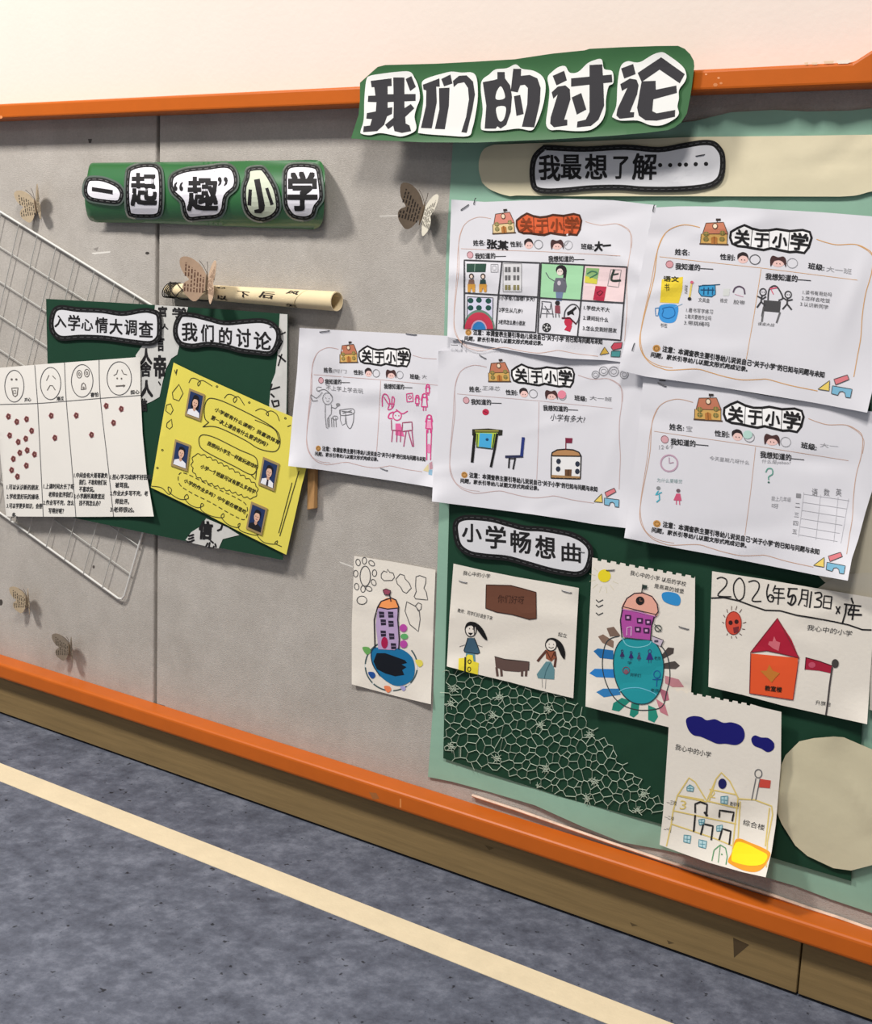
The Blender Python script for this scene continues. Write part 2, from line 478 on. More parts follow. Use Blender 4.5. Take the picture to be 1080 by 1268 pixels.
def S(x0, y0, s, P): return crop(x0, y0, s)(P)
mint = Sheet('mint_backing_paper', [(561, 176), (640, 172), (860, 150), (905, 139), (960, 136), (1000, 138), (1052, 137), (1100, 132), (1120, 134),
             (1120, 1146), (1078, 1130), (1030, 1114), (985, 1097), (940, 1084), (880, 1066), (820, 1052), (770, 1043), (720, 1023), (662, 997), (597, 978), (560, 968), (530, 962), (536, 880), (546, 560), (553, 300)],
             0.0012, M_MINT, 'large wrinkled mint green paper sheet backing the right half of the board', 'paper', wav=0.0012, creases=30, g=11,
             curls=[((980, 128), 60, 0.006), ((700, 1040), 120, 0.006), ((900, 150), 40, 0.004)], fn=lambda V: 0.0022 * np.clip((185 - V[:, 1]) / 30, 0, 1) * (1 + np.sin(V[:, 0] / 9.0 + np.sin(V[:, 0] / 23.0) * 2)))
dark = Sheet('dark_green_paper', [(561, 300), (800, 300), (1082, 330), (1074, 700), (1068, 897), (1054, 1091), (1000, 1075), (905, 1047), (825, 1022), (700, 988), (549, 939), (551, 830), (556, 640)],
             0.0052, M_DKG, 'dark green paper rectangle behind the drawings on the lower right board', 'paper', wav=0.0008, creases=6, g=13)
tl_ = Sheet('cream_header_strip', np.vstack([cr([(597, 226), (593, 210), (594, 195), (600, 184), (612, 179)]), [(700, 176), (860, 169.5), (1000, 168), (1130, 166), (1130, 236), (1085, 236)], cr([(1075, 238), (1060, 242), (1040, 243.5)]), [(860, 243), (700, 243), (640, 242)], cr([(632, 243), (620, 240), (606, 234), (597, 226)])]),
             0.006, M_CREAM, 'long cream strip with rounded left end under the big green banner', 'paper strip', wav=0.001, creases=8, g=9)
c1 = Sheet('cream_disc', np.array([(1033, 912), (1045, 913), (1066, 922), (1085, 930), (1104, 950), (1114, 985), (1112, 1020), (1100, 1050), (1085, 1070), (1054, 1078), (1032, 1075), (1000, 1060), (985, 1047), (968, 1020), (961, 1003), (960, 985), (964, 955), (973, 935), (990, 918), (1008, 914)], float),
             0.0085, mat('#d0c8aa', 0.85, 'beige_card', noise=0.02, scale=20, bump=0.3, bscale=40), 'large beige paper disc with uneven cut edge at the lower right', 'paper disc', wav=0.0016, creases=7, g=8, curls=[((960, 985), 40, 0.006), ((1033, 908), 40, 0.004)])
c2 = Sheet('cream_disc', ell((1090, 658), 98, 88, 40), 0.0065, mat('#cbc4ae', 0.85, 'beige_card_2', noise=0.02, scale=20),
           'beige paper disc mostly hidden behind the lower right worksheet', 'paper disc', g=14)
c2b = Sheet('cream_disc', np.array([(1008, 732), (1025, 720), (1045, 711), (1070, 709), (1110, 710), (1120, 760), (1110, 800), (1040, 800), (1010, 770)], float), 0.0078, mat('#c9c3b2', 0.85, 'beige_card_3', noise=0.02, scale=20),
           'beige paper disc peeking out above the dated red house drawing', 'paper disc', g=12)

# --- lace net over the dark paper
def lace():
    region = [(550, 826), (640, 848), (700, 862), (712, 868), (733, 895), (761, 927), (778, 948), (804, 975), (822, 993), (822, 1006), (801, 1009), (751, 1000), (710, 990), (662, 973), (618, 957), (579, 948), (550, 939)]
    R = np.array(region, float)
    r = np.random.RandomState(3)
    pts = []
    for j, y in enumerate(np.arange(805, 1030, 10.2)):
        for x in np.arange(535, 840, 11.5):
            pts.append((x + (j % 2) * 5.7 + r.uniform(-5.6, 5.6), y + r.uniform(-5.2, 5.2)))
    stars = [S(520, 800, 3.375, [p])[0] for p in [(140, 180), (330, 215), (535, 262), (130, 240), (305, 290), (505, 330), (130, 420), (320, 470), (525, 515), (728, 567), (935, 620), (490, 590), (700, 640), (910, 690), (710, 370)]]
    r_ = delaunay_2d_cdt([Vector(p) for p in pts], [], [], 0, 1e-6)
    VV = [np.array(v) for v in r_[0]]; T = [tuple(f) for f in r_[2]]
    cc = []; em = {}
    for k, (a, b, c) in enumerate(T):
        A, B, C = VV[a], VV[b], VV[c]
        d = 2 * (A[0] * (B[1] - C[1]) + B[0] * (C[1] - A[1]) + C[0] * (A[1] - B[1]))
        u = ((A @ A) * (B[1] - C[1]) + (B @ B) * (C[1] - A[1]) + (C @ C) * (A[1] - B[1])) / d
        v = ((A @ A) * (C[0] - B[0]) + (B @ B) * (A[0] - C[0]) + (C @ C) * (B[0] - A[0])) / d
        g = (A + B + C) / 3
        cc.append(0.6 * np.array((u, v)) + 0.4 * g)
        for e in ((a, b), (b, c), (c, a)): em.setdefault(tuple(sorted(e)), []).append(k)
    segs = []
    for e, ks in em.items():
        if len(ks) == 2: segs.append((cc[ks[0]], cc[ks[1]]))
    for s in stars:
        for k in range(8):
            a = k * math.pi / 4 + r.uniform(-.3, .3); L = r.uniform(5, 8)
            segs.append((s, s + L * np.array((math.cos(a), math.sin(a)))))
        for k in range(6):
            a0, a1 = k * math.pi / 3, (k + 1) * math.pi / 3
            segs.append((s + 3 * np.array((math.cos(a0), math.sin(a0))), s + 3 * np.array((math.cos(a1), math.sin(a1)))))
    V = []; F = []
    for a, b in segs:
        if not inside(np.array([(a + b) / 2]), R)[0] or np.linalg.norm(a - b) > 22: continue
        h = dark.h(np.array([a, b])) + 0.0018
        tube_vf(at([a, b], h), 0.00048, 3, False, V, F)
    obj('lace_netting', V, F, mat('#b9c7b4', 0.8, 'pale_lace_thread'), label='pale web patterned lace net stretched over the dark green paper', cat='lace', kind='stuff')
lace()

# ------------------------------------------------------------------ worksheets ("关于小学")
F2 = crop(790, 230, 3.724)
ANCH = [(283, 268), (808, 240), (112, 765), (857, 885)]
def form_map(q): return homog(ANCH, q)
FORMS = {
 'f2': F2(ANCH),
 'br': crop(760, 460, 3.375)([(333, 200), (800, 190), (205, 650), (857, 765)]),
 'f4': crop(530, 420, 4.0)([(297, 210), (730, 172), (205, 685), (838, 755)]),
 'L': crop(340, 390, 4.909)([(393, 290), (832, 238), (290, 825), (915, 890)]),
 'f1': crop(540, 230, 3.857)([(268, 230), (700, 166), (178, 712), (792, 757)]),
}
def form_print(sh, key, fr='#c8a27c', plate='#fbfbfb', pch=K, faint=False, frame_right=True, badge='#d9a9b0', note='#cf9a56', house=('#c27a5e', '#d8ad62'), blocks=True, g=5.5, plain_div=True, wf=0.9):
    A = sh.art(form_map(FORMS[key]), g)
    # frame
    fl = [(285, 192), (240, 182), (200, 182), (150, 200), (115, 235), (90, 300), (75, 420), (45, 540), (20, 640), (8, 720), (22, 775), (60, 820), (110, 842), (150, 850), (270, 845), (330, 860), (400, 880), (480, 895), (560, 893), (600, 893), (700, 920), (828, 946)]
    A.line(fl, wf, fr, 1, sm=True)
    A.line([(130, 215), (105, 260), (82, 330), (62, 440), (35, 560), (15, 660), (14, 730), (35, 790), (90, 826), (160, 840)], wf * .7, fr, 1, sm=True)
    if frame_right:
        A.line([(825, 247), (870, 262), (920, 272), (1000, 270), (1050, 288), (1082, 320)] + [(1078, 400), (1050, 500), (1035, 600), (1028, 700), (1012, 790), (996, 880)], wf, fr, 1, sm=True)
        A.line([(1010, 272), (1060, 300), (1090, 340), (1082, 400)], wf * .7, fr, 1, sm=True)
    A.build('printed_frame', sh.o)
    A.fill([(298, 222), (314, 172), (395, 168), (415, 222)], house[0], 1)
    A.fill([(292, 222), (413, 222), (411, 268), (288, 266)], house[1], 1)
    A.fill([(284, 264), (418, 268), (418, 275), (284, 271)], '#5a4636', 2)
    A.line([(298, 222), (314, 172), (395, 168), (415, 222)], .8, '#5a4636', 2, True)
    A.line([(292, 222), (288, 266)], .8, '#5a4636', 2); A.line([(413, 222), (411, 268)], .8, '#5a4636', 2)
    A.fill(ell((356, 186), 13, 14, 12), '#5a4636', 3); A.fill(ell((356, 186), 9, 10, 12), '#f2dcc0', 4)
    A.line([(366, 168), (368, 152)], .8, '#3c342e', 2); A.fill([(360, 151), (382, 151), (382, 161), (360, 162)], '#3c3533', 3)
    for (x, y) in ((315, 222), (390, 218), (314, 246), (388, 246)):
        A.fill(ell((x, y), 13, 11, 10), '#7c7a45', 3)
        A.line([(x - 12, y), (x + 12, y)], .4, house[1], 4); A.line([(x, y - 10), (x, y + 10)], .4, house[1], 4)
    A.fill([(338, 268), (338, 240), (352, 233), (366, 240), (366, 268)], '#b9793c', 3); A.line([(352, 236), (352, 268)], .5, '#5a3a22', 4)
    A.build('printed_house', sh.o)
    pl = [(428, 212), (458, 194), (492, 180), (528, 196), (566, 205), (604, 204), (640, 198), (700, 207), (760, 202), (794, 212), (803, 240), (790, 285), (768, 312), (730, 306), (700, 308), (650, 298), (615, 290), (580, 298), (540, 292), (500, 284), (460, 280), (434, 268), (424, 240)]
    A.fill(inset(pl, -4), K if plate == '#fbfbfb' else '#4a2a1c', 1)
    A.fill(inset(pl, 8), plate, 2)
    for x0, y0, x1, y1 in ((528, 200, 520, 288), (606, 208, 604, 290), (700, 210, 692, 305)): A.line([(x0, y0), (x1, y1)], .8, K if plate == '#fbfbfb' else '#4a2a1c', 3)
    for ch, q in zip('关于小学', [((444, 268), (512, 276), (450, 200)), ((536, 280), (600, 284), (542, 218)), ((618, 280), (684, 290), (626, 216)), ((702, 290), (780, 300), (710, 214))]):
        A.text(ch, *q, pch, 0.029, 4)
    A.build('title_plate', sh.o, 'orange title plate' if plate != '#fbfbfb' else None)
    dk = '#2b2b2d'
    A.text('姓名:', (170, 318), (236, 322), (172, 290), dk, .02)
    A.text('性别:', (378, 340), (446, 345), (380, 313), dk, .02)
    A.text('班级:', (784, 382), (858, 392), (787, 354), dk, .02)
    A.fill(ell((485, 338), 24, 20, 14), '#f0c9c2', 1); A.fill(cr([(460, 340), (460, 318), (475, 308), (488, 306), (505, 315), (511, 342), (500, 326), (480, 322), (468, 330)], True, 3), '#2e2426', 2)
    A.fill(ell((647, 355), 30, 20, 14), '#f0c9c2', 1); A.fill(cr([(612, 372), (610, 340), (622, 322), (647, 330), (672, 326), (684, 345), (682, 376), (672, 356), (655, 344), (632, 346), (622, 358)], True, 3), '#4a3030', 2)
    for x, y in ((640, 358), (655, 360), (478, 341), (492, 342)): A.fill(ell((x, y), 2.5, 2.5, 6), '#2e2426', 3)
    A.line(ell((540, 340), 24, 22, 20), .8, '#8a8a8e', 2, True); A.line(ell((712, 357), 24, 22, 20), .7, '#9a9a9e', 2, True)
    A.line([(100, 327), (300, 350), (560, 378), (1012, 435)], .6, fr, 1)
    if plain_div: A.line([(568, 385), (560, 440), (535, 600), (500, 800)], .7, fr, 1)
    # column headings
    A.fill(ell((146, 362), 17, 17, 10), badge, 1); A.line(ell((146, 362), 17, 17, 10), .6, '#8d5a60', 2, True)
    A.text('我知道的——', (172, 385), (346, 395), (174, 356), dk, .02)
    A.text('我想知道的——', (588, 432), (797, 448), (590, 402), dk, .02)
    # note
    A.fill(ell((86, 750), 18, 17, 12), note, 1); A.line(ell((86, 750), 11, 10, 10), .6, '#7c5a32', 2, True)
    A.text('注意：本调查表主要引导幼儿说说自己“关于小学”的已知与问题与未知', (112, 765), (858, 886), (116, 737), dk, .025)
    A.text('问题，家长引导幼儿以图文形式完成记录。', (58, 790), (504, 858), (63, 766), dk, .025)
    A.build('printed_text', sh.o)
    if blocks:
        for P, c in (([(830, 938), (884, 898), (882, 946)], '#eed36e'), ([(904, 892), (966, 872), (974, 893), (912, 918)], '#dd7f86'),
                     ([(897, 922), (988, 938), (980, 978), (958, 975), (955, 956), (944, 948), (930, 950), (922, 966), (892, 958)], '#7db8d4')):
            A.fill(P, c, 2); A.line(P, .8, '#4b4b4b', 3, True)
    A.build('printed_blocks', sh.o)
    return A

# worksheet at the left (pink drawings)
fL = Sheet('worksheet', [(371, 406), (450, 410.5), (520, 414), (574, 417), (562, 520), (556, 607), (533, 603), (490, 596), (450, 590), (400, 582), (357, 577), (362, 520), (368, 460)], 0.0085, M_FORM,
           'worksheet with pencil girl and pink figures, overlapping the yellow sheet', 'worksheet', 'worksheets pinned to the board', g=5.5, fn=lambda V: .0165 * np.clip((425 - V[:, 0]) / 40, 0, 1) ** 1.3, curls=[((357, 577), 50, 0.010), ((540, 610), 60, 0.01), ((372, 404), 22, 0.004)], creases=10, wav=0.0012, seed=2)
form_print(fL, 'L', '#c9a9a4', frame_right=False, blocks=False, wf=.7)
A = fL.art(crop(340, 390  , 4.909), 5.5)
A.line([(840, 245), (900, 262), (985, 268)], .6, '#c9a9a4', 1)
pc = '#77777a'; pk = '#d8488a'
A.text('不上学上学去玩', (312, 455), (538, 478), (312, 425), pc)
A.text('阿门', (360, 350), (436, 355), (362, 328), '#9a9a9c')
A.text('大', (895, 385), (925, 388), (896, 362), pc)
A.build('handwriting', fL.o)
A.line(ell((322, 508), 30, 36, 18), .7, pc, 2, True); A.line([(255, 445), (262, 462), (300, 452), (330, 470), (350, 500)], .8, pc, sm=True)
A.line([(290, 470), (255, 505), (222, 485), (230, 520), (262, 520)], .8, pc, sm=True); A.line([(285, 440), (262, 438), (256, 455), (275, 466)], .6, pc, sm=True)
for p in ((312, 505), (332, 508)): A.fill(ell(p, 3, 3, 6), pc, 2)
A.line([(315, 522), (322, 526), (332, 522)], .5, pc)
A.line([(308, 545), (308, 620), (315, 685), (325, 688), (322, 630), (345, 600), (345, 545)], .8, pc); A.line([(345, 560), (370, 568), (392, 545)], .8, pc)
A.fill(ell((386, 545), 14, 10, 8), '#8c8c8e', 2)
A.line([(400, 575), (400, 640), (412, 670), (430, 660), (432, 600)], .7, pc); A.line([(395, 578), (475, 570), (478, 600), (405, 610), (395, 578)], .9, pc, sm=True)
A.line([(432, 618), (440, 668), (460, 690), (478, 650), (482, 600)], .9, pc, sm=True); A.line([(410, 585), (470, 592)], 1.2, pc); A.line([(415, 598), (468, 580)], .8, pc)
for x in (330, 345, 358, 372): A.line([(x, 625), (x + 3, 680)], .8, pc)
A.line(ell((368, 625), 17, 12, 10), .7, pc, 2, True)
A.build('pencil_drawing', fL.o)
# pink figures
def fig(A, x, y, s, c, w=1.1):
    A.line(ell((x, y), 12 * s, 13 * s, 12), w, c, 2, True); A.line([(x - 14 * s, y + 12 * s), (x - 20 * s, y + 70 * s), (x + 18 * s, y + 72 * s), (x + 12 * s, y + 12 * s)], w, c, 2)
    A.line([(x - 12 * s, y - 8 * s), (x - 22 * s, y + 30 * s)], w, c, 2); A.line([(x + 12 * s, y - 8 * s), (x + 20 * s, y + 28 * s)], w, c, 2)
    A.line([(x - 8 * s, y + 72 * s), (x - 8 * s, y + 95 * s)], w, c, 2); A.line([(x + 8 * s, y + 72 * s), (x + 8 * s, y + 95 * s)], w, c, 2)
A.line([(655, 555), (655, 500), (668, 480), (688, 492), (700, 530), (690, 575), (720, 560), (728, 510), (715, 500), (712, 560)], 1.3, pk, sm=True); A.line([(665, 500), (690, 540), (725, 540)], 1.2, pk)
A.line([(802, 480), (838, 475), (842, 525), (805, 528)], 1.2, pk, 2, True); A.line(ell((822, 500), 9, 10, 8), 1, pk, 2, True)
fig(A, 868, 495, .6, pk, 1.3); fig(A, 912, 490, .95, pk, 1.4); fig(A, 932, 430, .6, pk, 1.4); fig(A, 940, 620, 1.0, pk, 1.4)
A.fill([(920, 640), (960, 645), (962, 700), (915, 690)], '#eba3c4', 1); A.line([(925, 700), (925, 880)], 1.5, pk); A.line([(955, 700), (948, 880)], 1.3, pk); A.fill(ell((938, 812), 14, 30, 10), '#e58db6', 1)
A.line(ell((745, 612), 26, 28, 16), 1.3, pk, 2, True); A.line([(722, 590), (700, 600), (692, 625), (715, 630)], 1.6, pk, sm=True); A.line([(740, 575), (775, 600), (808, 585)], 1.4, pk, sm=True)
for p in ((735, 610), (755, 612)): A.fill(ell(p, 4, 4, 6), pk, 2)
A.fill([(735, 660), (765, 660), (790, 740), (735, 730)], '#e36aa0', 1)
A.line([(710, 640), (712, 700), (775, 705), (778, 655), (835, 650), (838, 700), (780, 708)], 1.3, '#a5506f')
for x0, x1 in ((718, 712), (745, 742), (768, 765), (800, 785), (812, 838), (835, 845)): A.line([(x0, 705), (x1, 770 if x0 < 780 else 798)], 1.3, '#b5507c')
A.fill([(903, 945), (935, 905), (938, 955)], '#e5d6a6', 1); A.fill([(940, 900), (958, 890), (962, 935), (942, 940)], '#c79aa6', 1); A.fill([(936, 942), (960, 940), (958, 975), (936, 970)], '#8fb7cf', 1)
A.build('pink_drawing', fL.o)
for p, q in (((396, 411), (408, 409.5)), ((471, 579), (480, 582.5)), ((503, 413), (516, 414.5))): fL.staple(p, q)

# lower middle worksheet (desk and little school)
f4 = Sheet('worksheet', [(543, 435), (557, 433.5), (558, 421), (620, 426), (700, 430), (800, 440), (806, 470), (797, 560), (776, 654), (735, 649), (700, 643), (660, 637), (600, 629), (535, 621), (538, 560), (542, 500)], 0.0125, M_FORM,
           'worksheet with a blue desk, chair and small school with flag', 'worksheet', 'worksheets pinned to the board', g=5.5, curls=[((535, 621), 55, 0.012), ((543, 435), 25, 0.005), ((776, 655), 60, 0.006)], creases=12, wav=0.0012, seed=4)
form_print(f4, 'f4', '#c9b2b0')
A = f4.art(crop(530, 420, 4.0), 5.5)
A.text('王泽芯', (268, 252), (356, 256), (270, 230), '#8b8b8d'); A.text('大一班', (800, 300), (910, 308), (802, 280), '#77777a')
A.fill(ell((663, 274), 21, 21, 14), '#ec8da2', 3)
A.fill(ell((286, 361), 17, 16, 12), '#c22c4c', 1); A.line([(276, 356), (296, 366)], .7, '#7c1830')
A.build('handwriting', f4.o)
A.fill([(232, 460), (345, 460), (330, 538), (240, 532)], '#b6cf4e', 1); A.fill([(257, 465), (318, 468), (312, 540), (252, 532)], '#49aee0', 2)
A.fill([(219, 446), (300, 442), (370, 450), (368, 476), (350, 478), (345, 462), (235, 462), (232, 480), (219, 476)], '#2c2b22', 2); A.fill([(232, 450), (350, 450), (350, 458), (234, 458)], '#9d9846', 3)
A.line([(232, 470), (219, 606)], 3.6, '#151515', 3); A.line([(342, 470), (331, 540), (312, 630)], 3.0, '#151515', 3); A.line([(245, 470), (242, 535)], .9, '#1c3d2c', 3); A.line([(330, 470), (320, 540)], 1.2, '#1c3d2c', 3); A.line([(240, 535), (322, 544)], 1.0, '#1c3d2c', 3)
A.fill(ell((293, 497), 8, 7, 8), '#174a72', 3)
A.build('drawn_desk', f4.o)
A.line([(472, 490), (464, 575)], 3.8, '#28387c', 3); A.line([(386, 582), (468, 580)], 3.0, '#252b4c', 3); A.line([(403, 590), (400, 636)], 2.0, '#222226', 3); A.line([(432, 590), (422, 642)], 2.0, '#222226', 3); A.line([(403, 592), (430, 592)], 1, '#222226', 3)
A.build('drawn_chair', f4.o)
A.text('小学有多大?', (604, 402), (775, 415), (610, 368), '#2b2b2d')
A.build('handwriting', f4.o)
A.line([(683, 545), (683, 490)], 1.2, '#7c1830'); A.fill([(680, 489), (716, 490), (714, 515), (682, 514)], '#7d1f3c', 2)
hs = [(612, 578), (615, 562), (640, 548), (680, 545), (720, 548), (748, 560), (759, 580)]
A.fill(hs, '#b98a5c', 1); A.fill([(612, 578), (759, 580), (755, 692), (610, 688)], '#eeeeee', 1)
A.line([(759, 580), (612, 578), (610, 688), (755, 692), (759, 580), (748, 560), (720, 548), (680, 545), (640, 548), (615, 562), (612, 578)], 1.5, K, 2); A.fill([(612, 672), (755, 680), (755, 692), (610, 688)], '#a88358', 2)
for x, y in ((647, 605), (645, 643), (741, 618), (740, 655)): A.fill(ell((x, y), 12, 14, 8), '#2c3444', 2)
A.fill([(678, 676), (678, 645), (712, 645), (710, 678)], '#6a4a32', 3); A.line([(695, 648), (695, 676)], .6, '#2a1c14', 4)
A.build('drawn_school', f4.o)
for x, y, r in ((830, 175, 18), (870, 158, 22), (920, 160, 24), (972, 175, 20)): A.line(ell((x, y), r, r, 16), .8, '#8f8f93', 2, True); A.line(ell((x, y), r * .6, r * .5, 10), .6, '#9f9fa3', 2, True)
A.build('drawn_circles', f4.o)
f4.staple((594, 439.5), (602, 444))

# top left worksheet with the ruled comic strip
f1 = Sheet('worksheet', [(559, 247), (600, 250), (640, 248.5), (700, 246), (760, 248), (813, 254), (806, 330), (783, 450), (750, 446), (705, 444), (650, 437), (600, 428), (554, 417), (556, 330)], 0.016, M_FORM,
           'worksheet with orange title plate and ruled comic boxes', 'worksheet', 'worksheets pinned to the board', g=5.5, curls=[((559, 247), 20, 0.003), ((690, 450), 90, 0.005), ((554, 417), 30, 0.004)], creases=18, wav=0.0014, seed=11)
form_print(f1, 'f1', '#d3b0a0', plate='#dc6236', pch='#8a3f1d', plain_div=False, blocks=False, house=('#dc8c7c', '#e8cf9c'), wf=.7)
A = f1.art(crop(540, 230, 3.857), 5.5)
A.text('张某', (243, 298), (343, 308), (245, 255), K, .035); A.text('大一', (757, 312), (832, 306), (760, 268), K, .045)
A.line([(612, 275), (618, 286), (632, 268)], .6, '#77777a')
for P, c in (([(782, 808), (805, 770), (825, 800)], '#dcb54e'), ([(835, 770), (850, 750), (890, 748), (885, 775), (845, 785)], '#c84a5c'), ([(838, 790), (882, 788), (878, 818), (835, 816)], '#4f9a9a')):
    A.fill(P, c, 2); A.line(P, .7, '#4b4b4b', 3, True)
A.build('handwriting', f1.o)
A.fill([(505, 372), (706, 380), (695, 545), (497, 535)], '#a7dcae', 1); A.fill([(711, 382), (908, 390), (896, 555), (700, 545)], '#f0d7d8', 1)
A.fill([(318, 368), (410, 370), (405, 508), (318, 505)], '#dcdcde', 1)
ln = 1.7
A.line([(135, 355), (496, 368), (476, 700), (135, 680)], ln, '#3a3a3e', 3, True); A.line([(138, 512), (488, 532)], ln, '#3a3a3e', 3); A.line([(315, 362), (298, 520), (286, 690)], ln, '#3a3a3e', 3)
A.line([(502, 368), (912, 388), (882, 738), (486, 705)], ln, '#3a3a3e', 3, True); A.line([(494, 535), (896, 560)], ln, '#3a3a3e', 3); A.line([(708, 378), (692, 550), (676, 715)], ln, '#3a3a3e', 3)
A.build('ruled_boxes', f1.o)
A.fill([(146, 372), (240, 372), (236, 412), (146, 412)], '#24473a', 2); A.line([(186, 374), (184, 410)], .7, '#8aa898', 3)
A.line(rect(262, 375, 296, 412), .6, '#8a8a8c', 2, True); A.line(rect(270, 382, 286, 402), .5, '#8a8a8c', 2, True)
for x, c in ((169, '#8a6a5c'), (224, '#2c4a48')):
    A.fill(ell((x, 432), 12, 14, 10), '#3a302c', 2); A.fill(ell((x, 434), 7, 9, 8), '#f0dccc', 3)
    A.fill([(x - 12, 448), (x + 12, 448), (x + 16, 480), (x - 17, 480)], c, 2); A.fill([(x - 18, 470), (x + 18, 470), (x + 17, 508), (x + 6, 508), (x, 485), (x - 6, 508), (x - 18, 508)], '#d9a045', 3)
A.build('drawn_classroom', f1.o)
A.line(rect(320, 372, 408, 506), .8, '#9a9a9c', 2, True)
for y in (400, 440, 486):
    for x in (335, 350, 375, 392): A.fill(rect(x - 6, y - 12, x + 6, y + 12), '#6a6a6c' if y < 480 else '#8a8358', 2)
A.build('drawn_building', f1.o)
A.fill([(150, 530), (272, 535), (270, 640), (150, 640)], '#d8d8ee', 1); A.line([(150, 530), (272, 535), (270, 650)], .9, '#4a4a4e', 2); A.line([(150, 530), (148, 640)], .9, '#4a4a4e', 2)
for x, y in ((165, 548), (205, 546), (250, 550), (165, 583), (205, 583), (250, 583)): A.fill(ell((x, y), 14, 13, 9), '#20514a', 2)
A.fill(np.vstack([ell((205, 684), 76, 92, 14, 0, 180, 360)]), '#6c8c7c', 2); A.fill(ell((205, 684), 68, 80, 14, 0, 180, 360), '#c63a52', 3); A.fill(ell((205, 686), 38, 45, 12, 0, 180, 360), '#c8a8c0', 4); A.fill(ell((205, 687), 32, 38, 12, 0, 180, 360), '#2f7ec0', 5)
A.build('drawn_rainbow_house', f1.o)
for s, x0, x1, y in (('1小学有几层楼? 多大?', 302, 470, 545), ('2学生从几岁?', 300, 412, 602), ('3老师怎么教小朋友', 297, 425, 660)): A.text(s, (x0, y), (x1, y + 8), (x0 + 2, y - 22), '#3a3a3c', .01)
for s, x0, x1, y in (('1.学校大不大', 705, 828, 592), ('2.课间玩什么', 702, 822, 640), ('3.怎么交到好朋友', 700, 862, 690)): A.text(s, (x0, y), (x1, y + 12), (x0 + 2, y - 22), '#3a3a3c', .01)
A.build('handwriting', f1.o)
# teacher
A.fill(ell((598, 402), 26, 24, 14), '#28222a', 2); A.fill([(610, 400), (625, 405), (618, 458), (606, 450)], '#28222a', 2); A.fill(ell((592, 412), 15, 17, 12), '#efe0d8', 3)
A.fill([(572, 440), (618, 440), (625, 480), (618, 510), (560, 505), (562, 470)], '#6a6a76', 2); A.fill(ell((588, 465), 9, 12, 8), '#c8c0cc', 3); A.line([(565, 455), (540, 440), (525, 415)], 1, '#5a5a66', 2)
A.fill([(572, 508), (608, 508), (600, 550), (575, 550)], '#7484a6', 2)
for p in ((586, 408), (598, 408)): A.fill(ell(p, 2.5, 2.5, 6), K, 4)
A.build('drawn_teacher', f1.o)
# books
A.fill([(718, 392), (780, 395), (768, 470), (710, 462)], '#8fb878', 2); A.fill([(712, 430), (745, 440), (770, 448), (768, 470), (710, 462)], '#d5cf4a', 3); A.line([(722, 420), (745, 408), (770, 418), (735, 440)], 1.2, '#3c7a64', 4, sm=True)
A.line([(835, 400), (885, 402), (872, 485), (820, 478)], .9, '#8f8a8c', 2, True); A.line([(850, 402), (838, 450), (880, 452)], 2.6, '#2c3a34', 3, sm=True); A.line([(845, 425), (870, 420)], 1.6, '#2c3a34', 3)
A.fill([(762, 478), (815, 482), (802, 552), (750, 545)], '#b82c48', 2); A.line([(785, 500), (798, 508), (780, 525), (768, 512)], .9, '#6a1428', 3, True)
A.build('drawn_books', f1.o)
# playground
A.line([(505, 552), (550, 556), (545, 590), (508, 588)], 1, '#5a5a60', 2, True); A.line([(508, 560), (498, 630)], 1.2, '#5a5a60'); A.line([(530, 590), (528, 628)], 1, '#5a5a60'); A.line([(550, 560), (560, 628)], 1, '#5a5a60'); A.line([(505, 610), (560, 612)], .8, '#5a5a60'); A.line([(520, 575), (540, 605)], 1, '#5a5a60')
A.fill(ell((580, 560), 12, 12, 9), '#2a2426', 2); A.fill([(568, 572), (592, 572), (594, 610), (568, 608)], '#8a4450', 2); A.line([(572, 612), (572, 628)], 1, K); A.line([(586, 612), (588, 628)], 1, K)
A.fill(ell((528, 677), 21, 22, 14), '#2a2a2c', 2); A.fill(ell((528, 677), 6, 6, 6), '#dadada', 3)
for k in range(5): A.fill(ell((528 + 13 * math.cos(k * 1.257), 677 + 13 * math.sin(k * 1.257)), 4, 4, 5), '#c8c8c8', 3)
A.line([(612, 630), (618, 595), (645, 568), (672, 572), (686, 600), (680, 640), (668, 660)], 1.5, '#4a4a4e', sm=True)
A.fill([(625, 605), (650, 590), (668, 575), (672, 585), (655, 600), (660, 618), (645, 612), (628, 620)], K, 2)
A.fill(ell((632, 650), 20, 24, 10), '#c22c48', 2); A.fill([(625, 670), (650, 668), (640, 698), (612, 688)], '#c22c48', 2); A.line([(602, 632), (640, 632), (668, 660)], 1.8, '#4c1824', 3)
A.build('drawn_playground', f1.o)
for p, q in (((571, 260), (580.5, 253.5)), ((587, 253), (589, 245.5)), ((809, 261), (810, 256)), ((559, 427), (566, 427.5)), ((572, 430), (573, 421))): f1.staple(p, q)

# lower right worksheet, bright curled corner
fb = Sheet('worksheet', [(797, 466), (860, 474), (950, 490), (1096, 512), (1094, 560), (1080, 608), (1072, 634), (1063, 668), (1055, 692), (1050, 719), (1010, 712), (960, 702), (900, 690), (840, 679), (773, 666), (780, 620), (790, 540)], 0.0175, M_FORM,
           'worksheet with question mark and ruled timetable, bright curled corner', 'worksheet', 'worksheets pinned to the board', g=5.5, curls=[((1053, 725), 120, 0.03), ((773, 666), 60, 0.01)], creases=8, wav=0.0012, seed=6)
form_print(fb, 'br', '#c9a58f')
A = fb.art(crop(760, 460, 3.375), 5.5)
lt = '#a2a2a6'
A.text('宝', (302, 250), (328, 252), (303, 226), lt); A.text('大一', (862, 315), (938, 322), (863, 298), lt)
A.fill(ell((560, 264), 20, 18, 12), '#b9dcd2', 3)
A.build('handwriting', fb.o)
